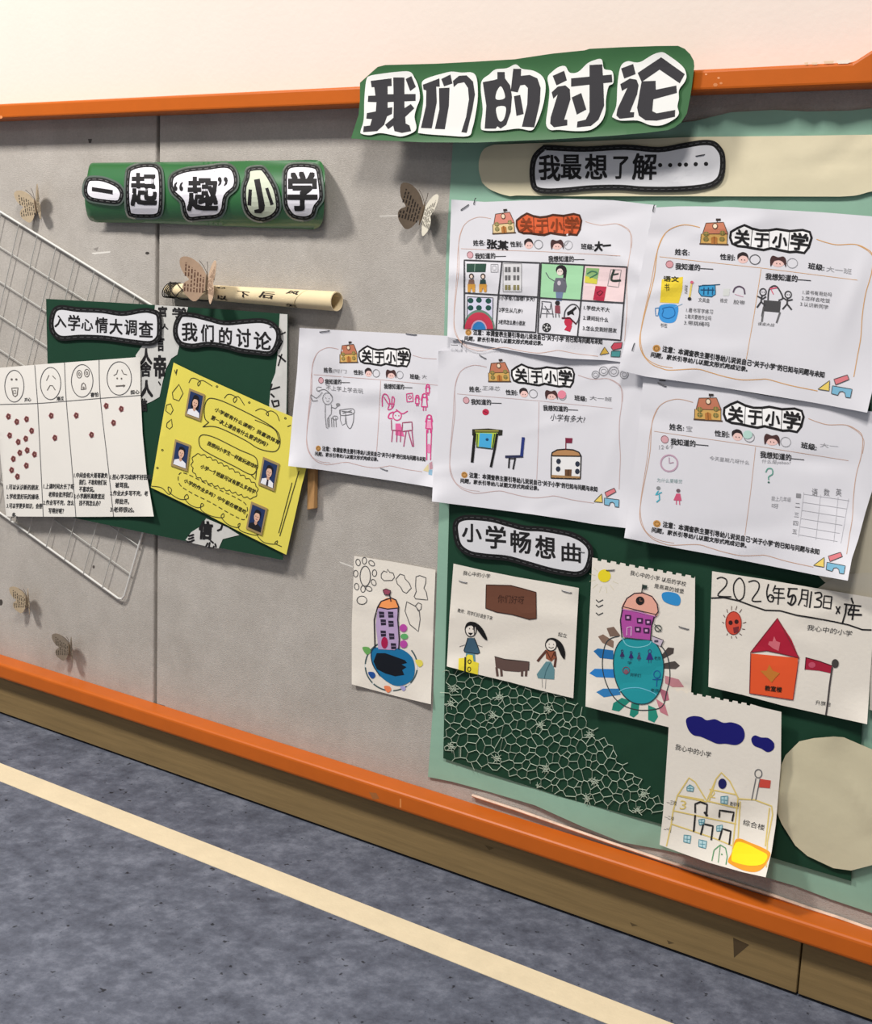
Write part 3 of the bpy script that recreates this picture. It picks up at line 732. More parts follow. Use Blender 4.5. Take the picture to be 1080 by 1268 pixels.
A.line(ell((232, 383), 35, 34, 22), 1.9, '#c3a3b6', 2, True); A.line([(232, 360), (232, 383), (250, 380)], 1, '#b592a8')
A.build('drawn_clock', fb.o)
A.text('12·6·9', (190, 325), (248, 322), (190, 308), lt); A.text('今天星期几呀什么', (400, 370), (566, 390), (402, 352), '#9a9a9e')
A.text('为什么要睡觉', (180, 462), (285, 468), (182, 445), '#9ab0b0')
A.build('handwriting', fb.o)
A.fill(ell((187, 487), 9, 8, 8), '#8c8f92', 2); A.line([(187, 500), (175, 515), (190, 512), (192, 535), (180, 545)], 1.6, '#4fb2c6', 2); A.line([(190, 510), (200, 505)], 1.4, '#4fb2c6')
A.fill(ell((270, 498), 9, 8, 8), '#6e5a62', 2); A.fill([(262, 510), (278, 510), (284, 540), (250, 538)], '#d35a7c', 2); A.line([(262, 540), (262, 555)], 1.1, '#d35a7c'); A.line([(275, 540), (276, 556)], 1.1, '#d35a7c')
A.build('drawn_children', fb.o)
A.text('什么是yabao?', (618, 385), (738, 392), (620, 366), '#9a9a9e')
A.line([(636, 420), (645, 406), (662, 408), (664, 428), (648, 440), (648, 452)], 1.5, '#66a392', 2, sm=True); A.fill(ell((648, 463), 5, 4, 6), '#3c6a5c', 2)
A.text('我上几年级', (658, 540), (740, 545), (660, 520), lt); A.text('呀', (660, 570), (688, 572), (661, 552), lt)
A.build('question_mark', fb.o)
for x in (840, 890, 940): A.text('语数英'[(x - 840) // 50], (x - 12, 518), (x + 12, 522), (x - 11, 488), '#7e7e82')
for i, y in enumerate((505, 545, 585, 620, 655)): A.text('一二三四五'[i], (762 - i * 4, y + 22), (782 - i * 4, y + 24), (763 - i * 4, y + 4), '#8e8e92')
for i in range(6): A.line([(795 - i * 4, 512 + i * 34), (985 - i * 10, 540 + i * 34)], .45, '#b5b5ba', 2)
for x0, x1 in ((795, 772), (938, 920), (982, 950), (865, 845)): A.line([(x0, 505 + (x0 - 795) * .14), (x1, 690 + (x1 - 772) * .15)], .45, '#b5b5ba', 2)
A.build('timetable', fb.o)
fb.staple((815, 474), (825, 478.5)); fb.staple((817, 471), (824, 471.5))

# top right worksheet
f2 = Sheet('worksheet', [(809, 257), (840, 255.5), (870, 255.5), (910, 256.5), (951, 259), (1020, 263), (1106, 270), (1100, 400), (1074, 511), (1010, 499), (938, 487), (870, 476), (798, 466), (766, 458), (780, 400), (793, 340)], 0.0225, M_FORM,
           'worksheet with yellow and blue drawings and black table, topmost at right', 'worksheet', 'worksheets pinned to the board', g=5.5, curls=[((766, 458), 60, 0.008), ((1074, 511), 80, 0.006), ((950, 258), 60, 0.003)], creases=8, wav=0.0013, seed=8)
form_print(f2, 'f2', '#d8a66c', badge='#dba0a6', wf=1.1)
A = f2.art(F2, 5.5)
A.text('大一班', (868, 395), (985, 408), (870, 370), '#a5a5a8'); A.line(ell((540, 340), 24, 22, 20), 1.0, '#5f6163', 2, True)
A.build('handwriting', f2.o)
A.text('语文', (118, 440), (188, 443), (118, 415), '#3c3a1c', .02, 3); A.fill([(110, 432), (208, 420), (205, 480), (188, 542), (102, 538)], '#ecd23c', 1); A.text('书', (122, 485), (145, 485), (122, 450), '#3c3a1c', .0, 3)
A.build('drawn_book', f2.o)
A.line([(248, 450), (238, 515)], 2.2, '#e8cf6a', 2); A.fill(ell((249, 445), 8, 7, 8), '#dd6a84', 3); A.fill(ell((238, 521), 9, 8, 8), '#2c2a2c', 3); A.text('铅笔', (215, 498), (228, 500), (216, 455), '#4a4a4c')
A.build('drawn_pencil', f2.o)
A.fill([(283, 465), (300, 458), (356, 458), (358, 500), (340, 512), (292, 508), (280, 490)], '#3f9fd2', 1); A.line([(283, 465), (300, 458), (356, 458), (358, 500), (340, 512), (292, 508), (280, 490)], .9, '#24506e', 2, True); A.line([(280, 462), (378, 455)], 1, '#24506e', 2)
for x in (305, 325, 345): A.line([(x, 470), (x - 2, 500)], 1.1, '#1d4c74', 3)
A.line([(290, 480), (350, 480)], 1, '#1d4c74', 3)
A.build('drawn_pencil_case', f2.o)
A.text('文具盒', (278, 535), (330, 540), (280, 515), '#5a5a5c'); A.text('橡皮', (378, 538), (412, 540), (380, 518), '#7a7a7c'); A.text('胶带', (440, 545), (492, 550), (442, 525), '#5a5a5c')
A.build('handwriting', f2.o)
A.fill([(395, 475), (425, 475), (420, 508), (392, 508)], '#d9ddd9', 1)
A.line([(440, 490), (448, 472), (468, 464), (488, 475), (493, 498)], 1.8, '#5a4a5e', 2, sm=True); A.line([(448, 500), (486, 512)], .6, '#d59ab2')
A.build('drawn_eraser_and_tape', f2.o)
A.line([(80, 565), (100, 562), (92, 600), (82, 598)], 1, '#3a83bb', 2, True); A.fill(cr([(100, 555), (150, 545), (185, 555), (182, 600), (165, 630), (120, 630), (98, 605)], True, 4), '#3f9ae0', 1); A.line(cr([(115, 565), (160, 560), (170, 595), (140, 612), (112, 600), (118, 575)], True, 3), 1, '#1f6cae', 2); A.line([(170, 560), (205, 545)], .6, '#8fb8d8')
A.build('drawn_school_bag', f2.o)
A.text('书包', (102, 652), (134, 655), (104, 632), '#4a4a4c')
for i, s in enumerate(('1.看书写字练习', '2.每天要做作业吗', '3.带跳绳吗')): A.text(s, (222 - i * 5, 583 + i * 29), (345 - i * 8, 592 + i * 29), (224 - i * 5, 562 + i * 29), '#4e4e50')
for i, s in enumerate(('1.读书有用处吗', '2.怎样去吃饭', '3.认识新同学')): A.text(s, (760 - i * 6, 500 + i * 27), (893 - i * 8, 512 + i * 29), (762 - i * 6, 480 + i * 27), '#5e5e60')
A.build('handwriting', f2.o)
bk = '#3d3d40'
A.fill([(580, 527), (660, 533), (655, 585), (577, 578)], '#4a4a4c', 1)
A.line([(578, 580), (572, 625)], 2.2, '#6a6a6c'); A.line([(655, 585), (640, 630)], 2.2, '#6a6a6c'); A.line([(580, 560), (572, 600)], 2, '#5a5a5c')
A.line([(600, 525), (605, 480), (625, 462), (645, 470), (668, 515), (650, 528)], 1.8, bk, sm=True); A.line([(610, 475), (640, 470)], 1.5, '#e0607c'); A.line([(615, 480), (625, 500)], 1, '#e0607c')
for x, y in ((577, 490), (693, 502)):
    A.line(ell((x, y), 15, 16, 12), 1.5, bk, 2, True); A.fill(ell((x - 4, y), 2.5, 2.5, 5), bk, 2); A.fill(ell((x + 5, y), 2.5, 2.5, 5), bk, 2)
A.line([(572, 508), (568, 535), (550, 560)], 2, bk); A.line([(568, 535), (585, 550)], 1.8, bk); A.line([(553, 510), (575, 522), (590, 512)], 1.8, bk)
A.line([(690, 520), (688, 545), (708, 570)], 2, bk); A.line([(688, 545), (668, 568)], 1.8, bk); A.line([(668, 515), (690, 530), (712, 525)], 1.8, bk)
A.build('drawn_table_and_children', f2.o)
A.text('课桌大战', (552, 643), (628, 650), (555, 628), '#5a5a5c')
A.build('handwriting', f2.o)
f2.staple((809, 262), (810.5, 254)); f2.staple((786, 425), (783, 434), '#9a2c50')

# ------------------------------------------------------------------ lettered title cards
def on(base, lift=0.0006): return lambda V: base.h(V) + base.th + lift
def card(name, P, border, lift_from, label, cat, chars, fillc='#d9dade', lam=None, parent=None, lift=0.0015, bold=.019, dashc='#515153', th=.0006, tr=None, g=7, sm=True, curls=(), off=0.0, ch_label=None):
    P = tr(P); P = cr(P, True, 5)
    outer = inset(P, -2.2) if lam else P
    s = Sheet(name, outer, off, lam or M_BLACK, label, cat, parent=parent, th=th, wav=0.0, g=g, fn=on(lift_from, lift) if lift_from else None, curls=curls)
    A = s.art(None, g)
    if lam: A.fill(P, '#121314', 1)
    inn = inset(P, border)
    A.fill(inn, fillc, 2)
    A.dash(inset(P, border * .5), .8, dashc, 5, 4, 3)
    A.build('card_face', s.o)
    B = s.art(tr, g)
    for c in chars:
        if len(c) == 2 and c[0] == 'fill': B.fill(c[1], K, 3)
        else: B.text(c[0], *c[1:], K, bold, 3)
    B.build('lettering', s.o)
    return s
def q(x0, y0, x1, y1, sl=0.0, sh=0.0):
    """character box: sl = drop of the baseline, sh = horizontal shear"""
    return ((x0, y1), (x1, y1 + sl), (x0 + sh, y0))
dots = [('fill', ell(p, 9, 9, 10)) for p in ((768, 150), (810, 150), (850, 148), (876, 148), (917, 146), (960, 145))]
k1 = card('title_card', [(275, 70), (300, 66), (450, 72), (620, 64), (760, 74), (860, 58), (940, 45), (990, 48), (1020, 70), (1040, 110), (1038, 180), (1015, 225), (960, 250), (840, 262), (700, 262), (600, 255), (480, 257), (380, 266), (300, 270), (250, 262), (228, 235), (222, 170), (235, 110)],
     6.8, tl_, 'black bordered grey title card with six dots on the cream strip', 'title card',
     [('我', *q(262, 106, 350, 210, 6)), ('最', *q(355, 108, 438, 208)), ('想', *q(455, 105, 545, 208)), ('了', *q(570, 115, 630, 206, 0, 4)), ('解', *q(652, 102, 750, 210, 0, 4))] + dots, tr=crop(590, 160, 3.375), lift=.002)
k1.staple((862, 193.5), (873, 191.5))
k2 = card('title_card', [(105, 190), (112, 130), (150, 98), (220, 88), (350, 100), (460, 130), (560, 155), (660, 160), (760, 175), (860, 198), (940, 240), (985, 300), (982, 380), (950, 450), (890, 478), (800, 470), (700, 450), (560, 410), (440, 378), (300, 365), (200, 345), (130, 290)],
     6.8, dark, 'black bordered grey title card above the drawing of the brown blackboard', 'title card',
     [('小', *q(165, 140, 285, 252, 14)), ('学', *q(313, 155, 437, 295, 10)), ('畅', *q(470, 185, 595, 320, 14)), ('想', *q(625, 215, 748, 352, 16)), ('曲', *q(790, 262, 907, 378, 12))], tr=crop(540, 620, 5.07), lift=.004)
k2.staple((716, 682), (724, 684))

# ------------------------------------------------------------------ children's drawings
def drawing(tr, P, off, label, **kw):
    return Sheet('drawing', tr(P), off, M_DRAW, label, 'drawing', "children's drawings on the board", **kw)
def perf(a, b, n, depth):
    """torn spiral-hole edge from a to b"""
    a, b = np.array(a, float), np.array(b, float); d = (b - a) / n; nn = np.array([-d[1], d[0]]) / np.linalg.norm(d) * depth
    out = []
    for i in range(n):
        p = a + d * i
        out += [p, p + d * .55, p + d * .6 + nn, p + d * .95 + nn]
    return out + [b]
# 1: violet tower on a blue ball
t1 = crop(420, 670, 5.764)
s1 = drawing(t1, [(108, 105), (400, 150), (688, 205), (680, 420), (670, 700), (655, 1165), (400, 1105), (90, 1022), (90, 600)], .002,
     'portrait drawing of a purple tower on a blue ball, alone on grey board', curls=[((530, 872), 60, .006), ((437, 848), 30, .003)], wav=.001, creases=3)
A = s1.art(t1)
g = '#4c4c4e'
A.line(ell((186, 250), 37, 72, 20), 1.0, g, 2, True)
for x, y, a in ((135, 152, 80), (180, 140, 90), (232, 158, 40), (252, 228, 90), (246, 295, 60), (212, 340, 30), (170, 342, 90), (125, 325, 80), (118, 232, 90), (162, 422, 0)): A.line(ell((x, y), 24 if a else 36, 16 if a else 30, 12, a), .9, g, 2, True)
A.build('drawn_sun', s1.o)
for P in ([(300, 235), (318, 212), (340, 222), (345, 200), (360, 222), (385, 228), (395, 258), (378, 280), (320, 282), (300, 262)],
          [(405, 270), (435, 235), (465, 245), (470, 268), (500, 300), (515, 335), (480, 372), (455, 360), (440, 330), (415, 305)],
          [(548, 255), (575, 245), (620, 262), (618, 300), (605, 335), (622, 365), (632, 420), (545, 412), (535, 395), (550, 360), (545, 320)],
          [(482, 432), (470, 500), (505, 595), (565, 645), (578, 560), (572, 500), (545, 465)], [(545, 460), (565, 440), (588, 450), (585, 485), (565, 500)]): A.line(P, .9, g, 2, True)
A.build('drawn_clouds', s1.o)
A.line(ell((372, 890), 188, 180, 40, 10, -30, 260), .5, '#9fc2d8', 1)
for a0, a1 in ((-48, -15), (0, 32), (45, 75), (85, 122), (128, 165), (175, 268)): A.line(ell((372, 890), 186, 178, 30, 10, a0, a1), 1.6, '#3f585c', 2)
for p, c, r in (((195, 780), '#6aa95a', 30), ((570, 870), '#e6da5e', 28), ((232, 955), '#1d4f9a', 26), ((345, 1055), '#e9855a', 26), ((455, 1050), '#a9a6d6', 20)): A.fill(cr([(p[0] - r, p[1] - r * .7), (p[0] + r * .6, p[1] - r * .7), (p[0] + r, p[1] + r * .4), (p[0], p[1] + r)], True, 3), c, 3)
A.fill(cr([(250, 760), (330, 765), (440, 770), (520, 830), (540, 920), (520, 990), (450, 1030), (380, 1025), (290, 960), (240, 880), (228, 800)], True, 4), '#1472a4', 3)
A.fill([(268, 800), (330, 800), (400, 825), (470, 850), (485, 870), (445, 880), (480, 900), (450, 920), (465, 955), (400, 965), (330, 945), (270, 915), (245, 860)], '#06101c', 4)
A.line(cr([(250, 760), (228, 800), (240, 880), (290, 960)], False, 4), 1.2, '#14334c', 4)
A.build('drawn_ball', s1.o)
A.fill([(275, 480), (415, 478), (425, 760), (395, 778), (280, 772), (262, 600)], '#b9a2c9', 5)
A.fill([(275, 480), (290, 435), (340, 405), (385, 408), (415, 435), (420, 482), (345, 480)], '#ef9858', 5)
A.line([(255, 760), (250, 560), (275, 470), (300, 430), (370, 405), (405, 420), (425, 470), (418, 560), (430, 700), (425, 770)], 1.5, '#2c2430', 6)
A.line([(275, 470), (345, 485), (420, 478)], 1.3, '#2c2430', 6); A.line([(370, 430), (365, 405), (358, 375)], 1.4, '#2c2430', 6); A.fill([(312, 350), (335, 340), (368, 355), (360, 385), (325, 382)], '#9c4a60', 6); A.line([(312, 350), (335, 340), (368, 355), (360, 385), (325, 382)], .9, '#2c2430', 7, True)
for x, y in ((303, 525), (368, 525), (315, 580), (370, 590), (315, 660), (375, 680), (388, 750)): A.fill([(x - 20, y - 22), (x + 18, y - 20), (x + 20, y + 20), (x - 16, y + 22)], '#2a2338', 6); A.line([(x - 16, y), (x + 16, y)], .5, '#b9a2c9', 7)
A.fill(ell((324, 725), 24, 42, 14), '#a8174c', 7)
for p, c in (((458, 620), '#b94aa6'), ((465, 680), '#5faf6a'), ((460, 735), '#b94aa6')): A.fill(ell(p, 27, 28 if c[1] == 'b' else 20, 12), c, 5)
A.build('drawn_tower', s1.o)

# 2: two girls, blackboard, bench
t2 = crop(540, 620, 5.07)
s2 = drawing(t2, [(110, 395), (300, 438), (500, 478), (700, 512), (897, 548), (880, 850), (862, 1240), (660, 1192), (460, 1138), (260, 1090), (68, 1040), (85, 720)], .009,
     'drawing of two girls with black hair, a brown blackboard and bench', curls=[((555, 830), 40, .006), ((717, 728), 25, .004)], wav=.001, creases=3)
A = s2.art(t2)
A.text('我心中的小学', (168, 466), (338, 488), (172, 438), '#2c2c2e'); A.text('教师：同学们好请坐下来', (133, 700), (352, 752), (138, 674), '#2c2c2e'); A.text('起立', (765, 850), (820, 862), (768, 824), '#2c2c2e')
A.build('handwriting', s2.o)
A.fill([(315, 528), (470, 532), (540, 550), (628, 575), (630, 740), (585, 745), (480, 715), (380, 700), (312, 675)], '#6b4332', 2); A.line([(315, 528), (470, 532), (540, 550), (628, 575), (630, 740), (585, 745), (480, 715), (380, 700), (312, 675)], 1.0, '#3a2018', 3, True)
A.text('你们好呀', (385, 640), (550, 650), (390, 590), '#3a1d14', 0, 3)
A.build('drawn_blackboard', s2.o)
br = '#5f4a44'
A.fill([(368, 978), (430, 995), (500, 1002), (585, 1012), (582, 1065), (520, 1075), (430, 1068), (375, 1045)], br, 2)
for x0, x1 in ((380, 386), (408, 412), (541, 540), (568, 565)): A.line([(x0, 1050), (x1, 1098)], 3.0, br, 2)
A.line([(368, 978), (430, 995), (500, 1002), (585, 1012), (582, 1065)], .8, '#2a2224', 3)
A.build('drawn_bench', s2.o)
A.fill(ell((218, 808), 33, 44, 16), '#efe8de', 2); A.line(ell((218, 808), 35, 46, 20), 1.2, K, 3, True); A.fill(cr([(185, 800), (195, 768), (240, 762), (290, 800), (322, 870), (300, 865), (262, 815), (245, 790), (240, 850), (232, 790), (205, 785)], True, 4), '#101012', 4)
for p in ((210, 802), (232, 805)): A.fill(ell(p, 3, 4, 6), K, 4)
A.fill([(200, 828), (232, 830), (215, 846)], K, 4)
A.fill([(200, 862), (240, 862), (262, 915), (275, 958), (258, 962), (180, 950), (175, 930)], '#3e5f74', 2); A.line([(200, 862), (175, 940), (180, 950), (260, 962), (275, 955), (258, 905), (240, 862)], 1.0, '#1d2a34', 3)
A.fill([(188, 950), (245, 960), (248, 1010), (200, 1005), (186, 1000)], '#5d8c98', 2); A.line([(148, 916), (182, 905)], .6, '#6b6b6b'); A.line([(262, 908), (292, 918)], .6, '#6b6b6b')
A.build('drawn_girl', s2.o)
A.fill([(142, 990), (186, 985), (200, 965), (230, 970), (236, 1010), (268, 1018), (262, 1092), (140, 1060)], '#ead93c', 3); A.line([(184, 985), (182, 1070)], 2.2, '#2c2a14', 4); A.line(ell((210, 1010), 10, 12, 8), 1, '#2c2a14', 4, True); A.line(ell((208, 1058), 10, 14, 8), 1, '#2c2a14', 4, True)
A.build('drawn_podium', s2.o)
A.fill(ell((722, 905), 34, 36, 16), '#efe8de', 2); A.line(ell((722, 905), 35, 38, 20), 1.2, K, 3, True); A.fill(cr([(690, 895), (700, 868), (740, 862), (785, 890), (810, 945), (806, 995), (785, 970), (765, 925), (748, 885), (715, 872)], True, 4), '#101012', 4)
for p in ((710, 900), (738, 902)): A.fill(ell(p, 3, 3, 6), K, 4)
A.line([(708, 918), (722, 926), (738, 920)], .7, K, 4)
A.fill([(688, 935), (715, 942), (748, 945), (755, 980), (725, 1010), (690, 990)], '#96563c', 2)
A.line([(690, 945), (660, 980), (640, 1005)], 3.2, '#5c3a30', 2); A.line([(745, 950), (752, 990), (745, 1040)], 3.0, '#5c3a30', 2); A.line([(695, 945), (722, 1000), (742, 950)], 1, '#4a2418', 3)
A.fill([(690, 1010), (722, 1010), (745, 1060), (742, 1122), (640, 1115), (632, 1090)], '#648f97', 2); A.line([(715, 1020), (690, 1070), (680, 1115)], .8, '#3f6a74', 3)
A.line([(665, 1120), (668, 1172)], .5, '#777777'); A.line([(690, 1122), (686, 1180)], .5, '#777777')
A.build('drawn_girl', s2.o)
s2.staple((568.8, 719), (578.5, 721.5)); s2.staple((696, 731), (708, 734))

# 3: pink and purple house on a teal globe
t3 = crop(710, 670, 5.283)
s3 = drawing(t3, perf((125, 108), (797, 230), 11, 14) + [(795, 560), (772, 960), (758, 1250), (400, 1163), (80, 1082), (90, 800), (108, 450)], .0135,
     'drawing of a pink domed house on a teal globe, perforated top edge', curls=[((727, 874), 50, .006)], wav=.001, creases=3)
A = s3.art(t3)
A.fill(ell((203, 227), 42, 42, 20), '#ecd92a', 2)
for a in range(8): A.line([(203 + 60 * math.cos(a * .5 + .4), 240 + 60 * math.sin(a * .5 + .4)), (203 + 100 * math.cos(a * .5 + .4), 240 + 100 * math.sin(a * .5 + .4))], .4, '#ddd6b4', 1)
A.build('drawn_sun', s3.o)
A.fill(cr([(580, 345), (620, 332), (680, 345), (702, 380), (690, 420), (640, 415), (590, 390)], True, 4), '#2f8fd0', 2)
A.build('drawn_cloud', s3.o)
A.text('我心中的小学 以后的学校', (370, 222), (735, 298), (376, 190), '#2e2e30'); A.text('是高高的城堡', (528, 306), (722, 345), (532, 276), '#2e2e30')
A.build('handwriting', s3.o)
for y in (385, 418, 470): A.line([(150, y), (165, y + 14), (193, y)], 1.2, '#3c3c3e'); 
A.build('drawn_birds', s3.o)
for P, c in (([(218, 570), (265, 560), (310, 620), (240, 625)], '#7d6659'), ([(162, 625), (195, 610), (265, 655), (262, 700), (190, 665)], '#8a7060'), ([(132, 720), (160, 702), (262, 715), (265, 775), (175, 765)], '#1f6fae'), ([(105, 865), (140, 835), (262, 838), (275, 895), (150, 890)], '#2680cc'), ([(150, 988), (195, 965), (300, 965), (310, 1005), (200, 1022)], '#2f7cb8'),
             ([(318, 1025), (375, 1045), (300, 1115), (252, 1105), (262, 1060)], '#1f8a78'), ([(380, 1060), (432, 1068), (425, 1130), (395, 1155), (368, 1140)], '#1f8a78'), ([(490, 1072), (540, 1095), (555, 1150), (530, 1188), (490, 1170)], '#25917c'),
             ([(578, 745), (620, 695), (660, 700), (655, 735), (590, 770)], '#4c4440'), ([(590, 800), (665, 785), (698, 815), (670, 838), (590, 835)], '#4f4844'), ([(600, 880), (690, 905), (725, 955), (650, 955), (600, 930)], '#c98a92'), ([(560, 960), (618, 985), (628, 1040), (590, 1050)], '#b06a7a'), ([(540, 1030), (600, 1070), (622, 1145), (570, 1120)], '#c9818c')):
    A.fill(P, c, 1)
A.build('drawn_petals', s3.o)
A.line(cr([(300, 622), (240, 640), (205, 690), (190, 800), (205, 900), (250, 1000), (320, 1070), (420, 1105), (540, 1100), (590, 1070), (610, 990), (632, 900), (625, 790), (600, 720), (560, 670)], False, 4), 1.2, '#2f3c40', 2)
A.fill(cr([(330, 640), (420, 645), (510, 650), (560, 700), (590, 790), (585, 900), (555, 1000), (490, 1060), (400, 1060), (330, 1010), (280, 920), (262, 800), (280, 700)], True, 4), '#1f98a2', 3)
A.line(cr([(330, 640), (420, 645), (510, 650), (560, 700), (590, 790), (585, 900), (555, 1000), (490, 1060), (400, 1060), (330, 1010), (280, 920), (262, 800), (280, 700)], True, 4), 1.2, '#203c44', 4, True)
A.line(cr([(320, 632), (350, 680), (420, 695), (490, 680), (510, 655)], False, 4), 1.1, '#7ccad6', 4); A.line(cr([(300, 985), (340, 965), (430, 960), (520, 990), (545, 1010)], False, 4), 1.1, '#6fc2d8', 4)
for x, y, s_, c in ((320, 735, 1, '#3a2c5c'), (378, 745, 1, '#33286a'), (430, 752, .9, '#4a4a6c'), (500, 745, 1.5, '#3a2a78')):
    A.line(ell((x, y - 16 * s_), 7 * s_, 8 * s_, 8), .7, c, 5, True); A.fill([(x - 5 * s_, y - 8 * s_), (x + 5 * s_, y - 8 * s_), (x + 16 * s_, y + 20 * s_), (x - 16 * s_, y + 20 * s_)], c, 5); A.line([(x - 5 * s_, y + 20 * s_), (x - 5 * s_, y + 34 * s_)], .6, c, 5); A.line([(x + 5 * s_, y + 20 * s_), (x + 5 * s_, y + 34 * s_)], .6, c, 5)
A.line(ell((345, 845), 22, 22, 12), .9, '#7a4a62', 5, True); A.fill(ell((345, 855), 14, 18, 8), '#8a5a6a', 5); A.text('同学们', (372, 885), (440, 892), (374, 862), '#1c3c4c', 0, 5)
A.line(ell((548, 872), 22, 24, 12), 1, '#1a5a9c', 5, True); A.line([(548, 896), (545, 950)], 1.1, '#1a5a9c', 5); A.line([(520, 905), (575, 905)], 1, '#1a5a9c', 5); A.text('老师', (505, 985), (558, 992), (507, 962), '#1c3c4c', 0, 5); A.text('学', (355, 805), (382, 808), (356, 785), '#1c3c4c', 0, 5); A.text('老师', (528, 775), (570, 780), (530, 752), '#1c3c4c', 0, 5)
A.build('drawn_globe', s3.o)
A.fill([(325, 445), (540, 488), (512, 545), (505, 648), (330, 628), (310, 540)], '#b24fa2', 5)
A.fill(cr([(322, 440), (345, 380), (395, 345), (450, 338), (510, 358), (545, 400), (555, 460), (535, 492), (430, 455)], True, 4), '#eaad9a', 6)
A.line([(318, 440), (350, 375), (400, 342), (455, 338), (515, 362), (548, 410), (556, 460), (535, 492)], 1.3, '#2c2430', 7); A.line([(322, 428), (420, 452), (540, 480)], .9, '#2c2430', 7); A.line([(325, 446), (420, 462), (535, 492)], 1.3, '#c98ac0', 7)
A.line([(322, 440), (308, 520), (318, 628)], 1.5, '#2c2430', 7); A.line([(530, 490), (512, 560), (505, 648)], 1.3, '#2c2430', 7)
A.fill(ell((437, 390), 28, 28, 16), '#1f1a1c', 8); A.line([(437, 375), (437, 392), (450, 392)], .9, '#a0705c', 9)
A.line([(448, 338), (455, 285)], 1.3, K, 7); A.fill([(450, 285), (485, 290), (480, 310), (452, 312)], '#2a3a34', 7)
for x, y in ((358, 500), (435, 520), (490, 530), (422, 578), (478, 585)): A.fill([(x - 20, y - 18), (x + 20, y - 16), (x + 18, y + 18), (x - 18, y + 16)], '#3c1c44', 8); A.fill(rect(x - 9, y - 7, x + 9, y + 8), '#d9a6d4', 9)
A.line([(350, 615), (352, 565), (380, 560), (378, 618)], .8, '#f0d8ee', 8)
A.build('drawn_house', s3.o)
A.line(ell((555, 570), 22, 20, 10), 1.2, '#3a4640', 5, True); A.line([(532, 545), (555, 570), (575, 590)], 1, '#3a4640', 5); A.fill([(515, 620), (590, 648), (572, 690), (518, 660)], '#c9bccc', 5); A.line([(515, 620), (590, 648), (572, 690)], .9, '#3a3a40', 6); A.fill(rect(530, 648, 556, 662), '#4a4a5c', 6)
A.build('drawn_annex', s3.o)
s3.staple((751, 706), (761, 705.5)); s3.staple((841, 775.5), (853, 779))

# 4: dated red house
t4 = crop(860, 690, 4.909)
s4 = drawing(t4, [(108, 85), (400, 130), (750, 190), (1110, 250), (1080, 560), (1050, 1015), (800, 960), (530, 900), (300, 838), (85, 788), (95, 450)], .0145,
     'landscape drawing with handwritten date, red roofed orange house and flag', curls=[((1073, 898), 50, .009), ((877, 850), 30, .003)], wav=.001, creases=3)
A = s4.art(t4)
bw = 1.7
A.line([(138, 130), (165, 122), (195, 138), (190, 175), (142, 232), (222, 240)], 1.6, K, sm=True)
A.line(cr([(268, 128), (240, 165), (242, 225), (268, 262), (298, 240), (305, 180), (290, 138)], True, 4), 1.6, K, closed=True)
A.line([(330, 150), (365, 142), (392, 160), (388, 200), (350, 262), (405, 268)], 1.6, K, sm=True)
A.line([(450, 165), (440, 215), (450, 262), (475, 268), (480, 240), (460, 228), (446, 245)], 1.8, K, sm=True)
A.line([(492, 172), (478, 205)], bw, K); A.line([(488, 190), (545, 192)], bw, K); A.line([(482, 215), (540, 220)], bw, K); A.line([(468, 245), (548, 248)], bw, K); A.line([(515, 190), (508, 285)], bw, K)
A.line([(570, 190), (625, 192)], bw, K); A.line([(578, 195), (570, 240), (605, 230), (615, 262), (592, 290), (568, 275)], 2.2, K, sm=True); A.line([(598, 235), (585, 280)], 2, K)
A.line([(655, 195), (650, 250), (632, 290)], 1.8, K); A.line([(655, 198), (692, 202), (682, 300), (668, 292)], 1.8, K); A.line([(655, 225), (685, 230)], 1.4, K); A.line([(652, 252), (682, 256)], 1.4, K)
A.line([(712, 210), (700, 305)], 1.9, K)
A.line([(732, 218), (765, 215), (772, 240), (742, 255), (770, 268), (765, 300), (728, 302)], 1.9, K, sm=True)
A.line([(790, 235), (782, 305), (828, 312), (835, 240)], 1.8, K, closed=True); A.line([(788, 272), (830, 276)], 1.5, K)
A.line([(862, 300), (882, 340)], 1.8, K); A.line([(885, 300), (862, 342)], 1.8, K)
A.line([(955, 250), (965, 280)], 2.2, K); A.line([(912, 285), (1012, 298)], 2.0, K); A.line([(925, 285), (918, 340), (900, 400)], 2.0, K); A.line([(940, 318), (1000, 322)], 2.2, K); A.line([(972, 298), (960, 378)], 2.3, K); A.line([(935, 348), (1015, 350)], 2.4, K); A.line([(955, 300), (935, 340)], 2, K)
A.text('我心中的小学', (682, 442), (955, 482), (690, 408), '#3a3a3c')
A.text('教室楼', (428, 810), (530, 822), (430, 778), '#2c1c10', .02, 4); A.text('升旗台', (735, 895), (828, 908), (738, 868), '#3a3a3c')
A.build('handwriting', s4.o)
A.line([(105, 248), (180, 245), (270, 265), (350, 295), (430, 322), (520, 325), (620, 352), (720, 368), (850, 392), (940, 412), (1020, 440), (1075, 442)], 1.8, K)
A.build('ruled_line', s4.o)
A.fill(ell((238, 400), 48, 70, 20), '#d8503c', 2); A.line(ell((238, 400), 48, 70, 24), .8, '#8c2c24', 3, True)
for p in ((220, 398), (256, 392)): A.fill(ell(p, 13, 14, 10), '#3a1a1a', 3)
A.fill([(235, 428), (270, 420), (268, 455), (240, 462)], '#7a2a30', 3)
for a in range(14):
    if a in (6, 13): continue
    c, s_ = math.cos(a * .449), math.sin(a * .449); A.line([(238 + 58 * c, 400 + 82 * s_), (238 + 72 * c + 4, 400 + 100 * s_ - 5)], .8, '#5a3a38')
A.build('drawn_sun', s4.o)
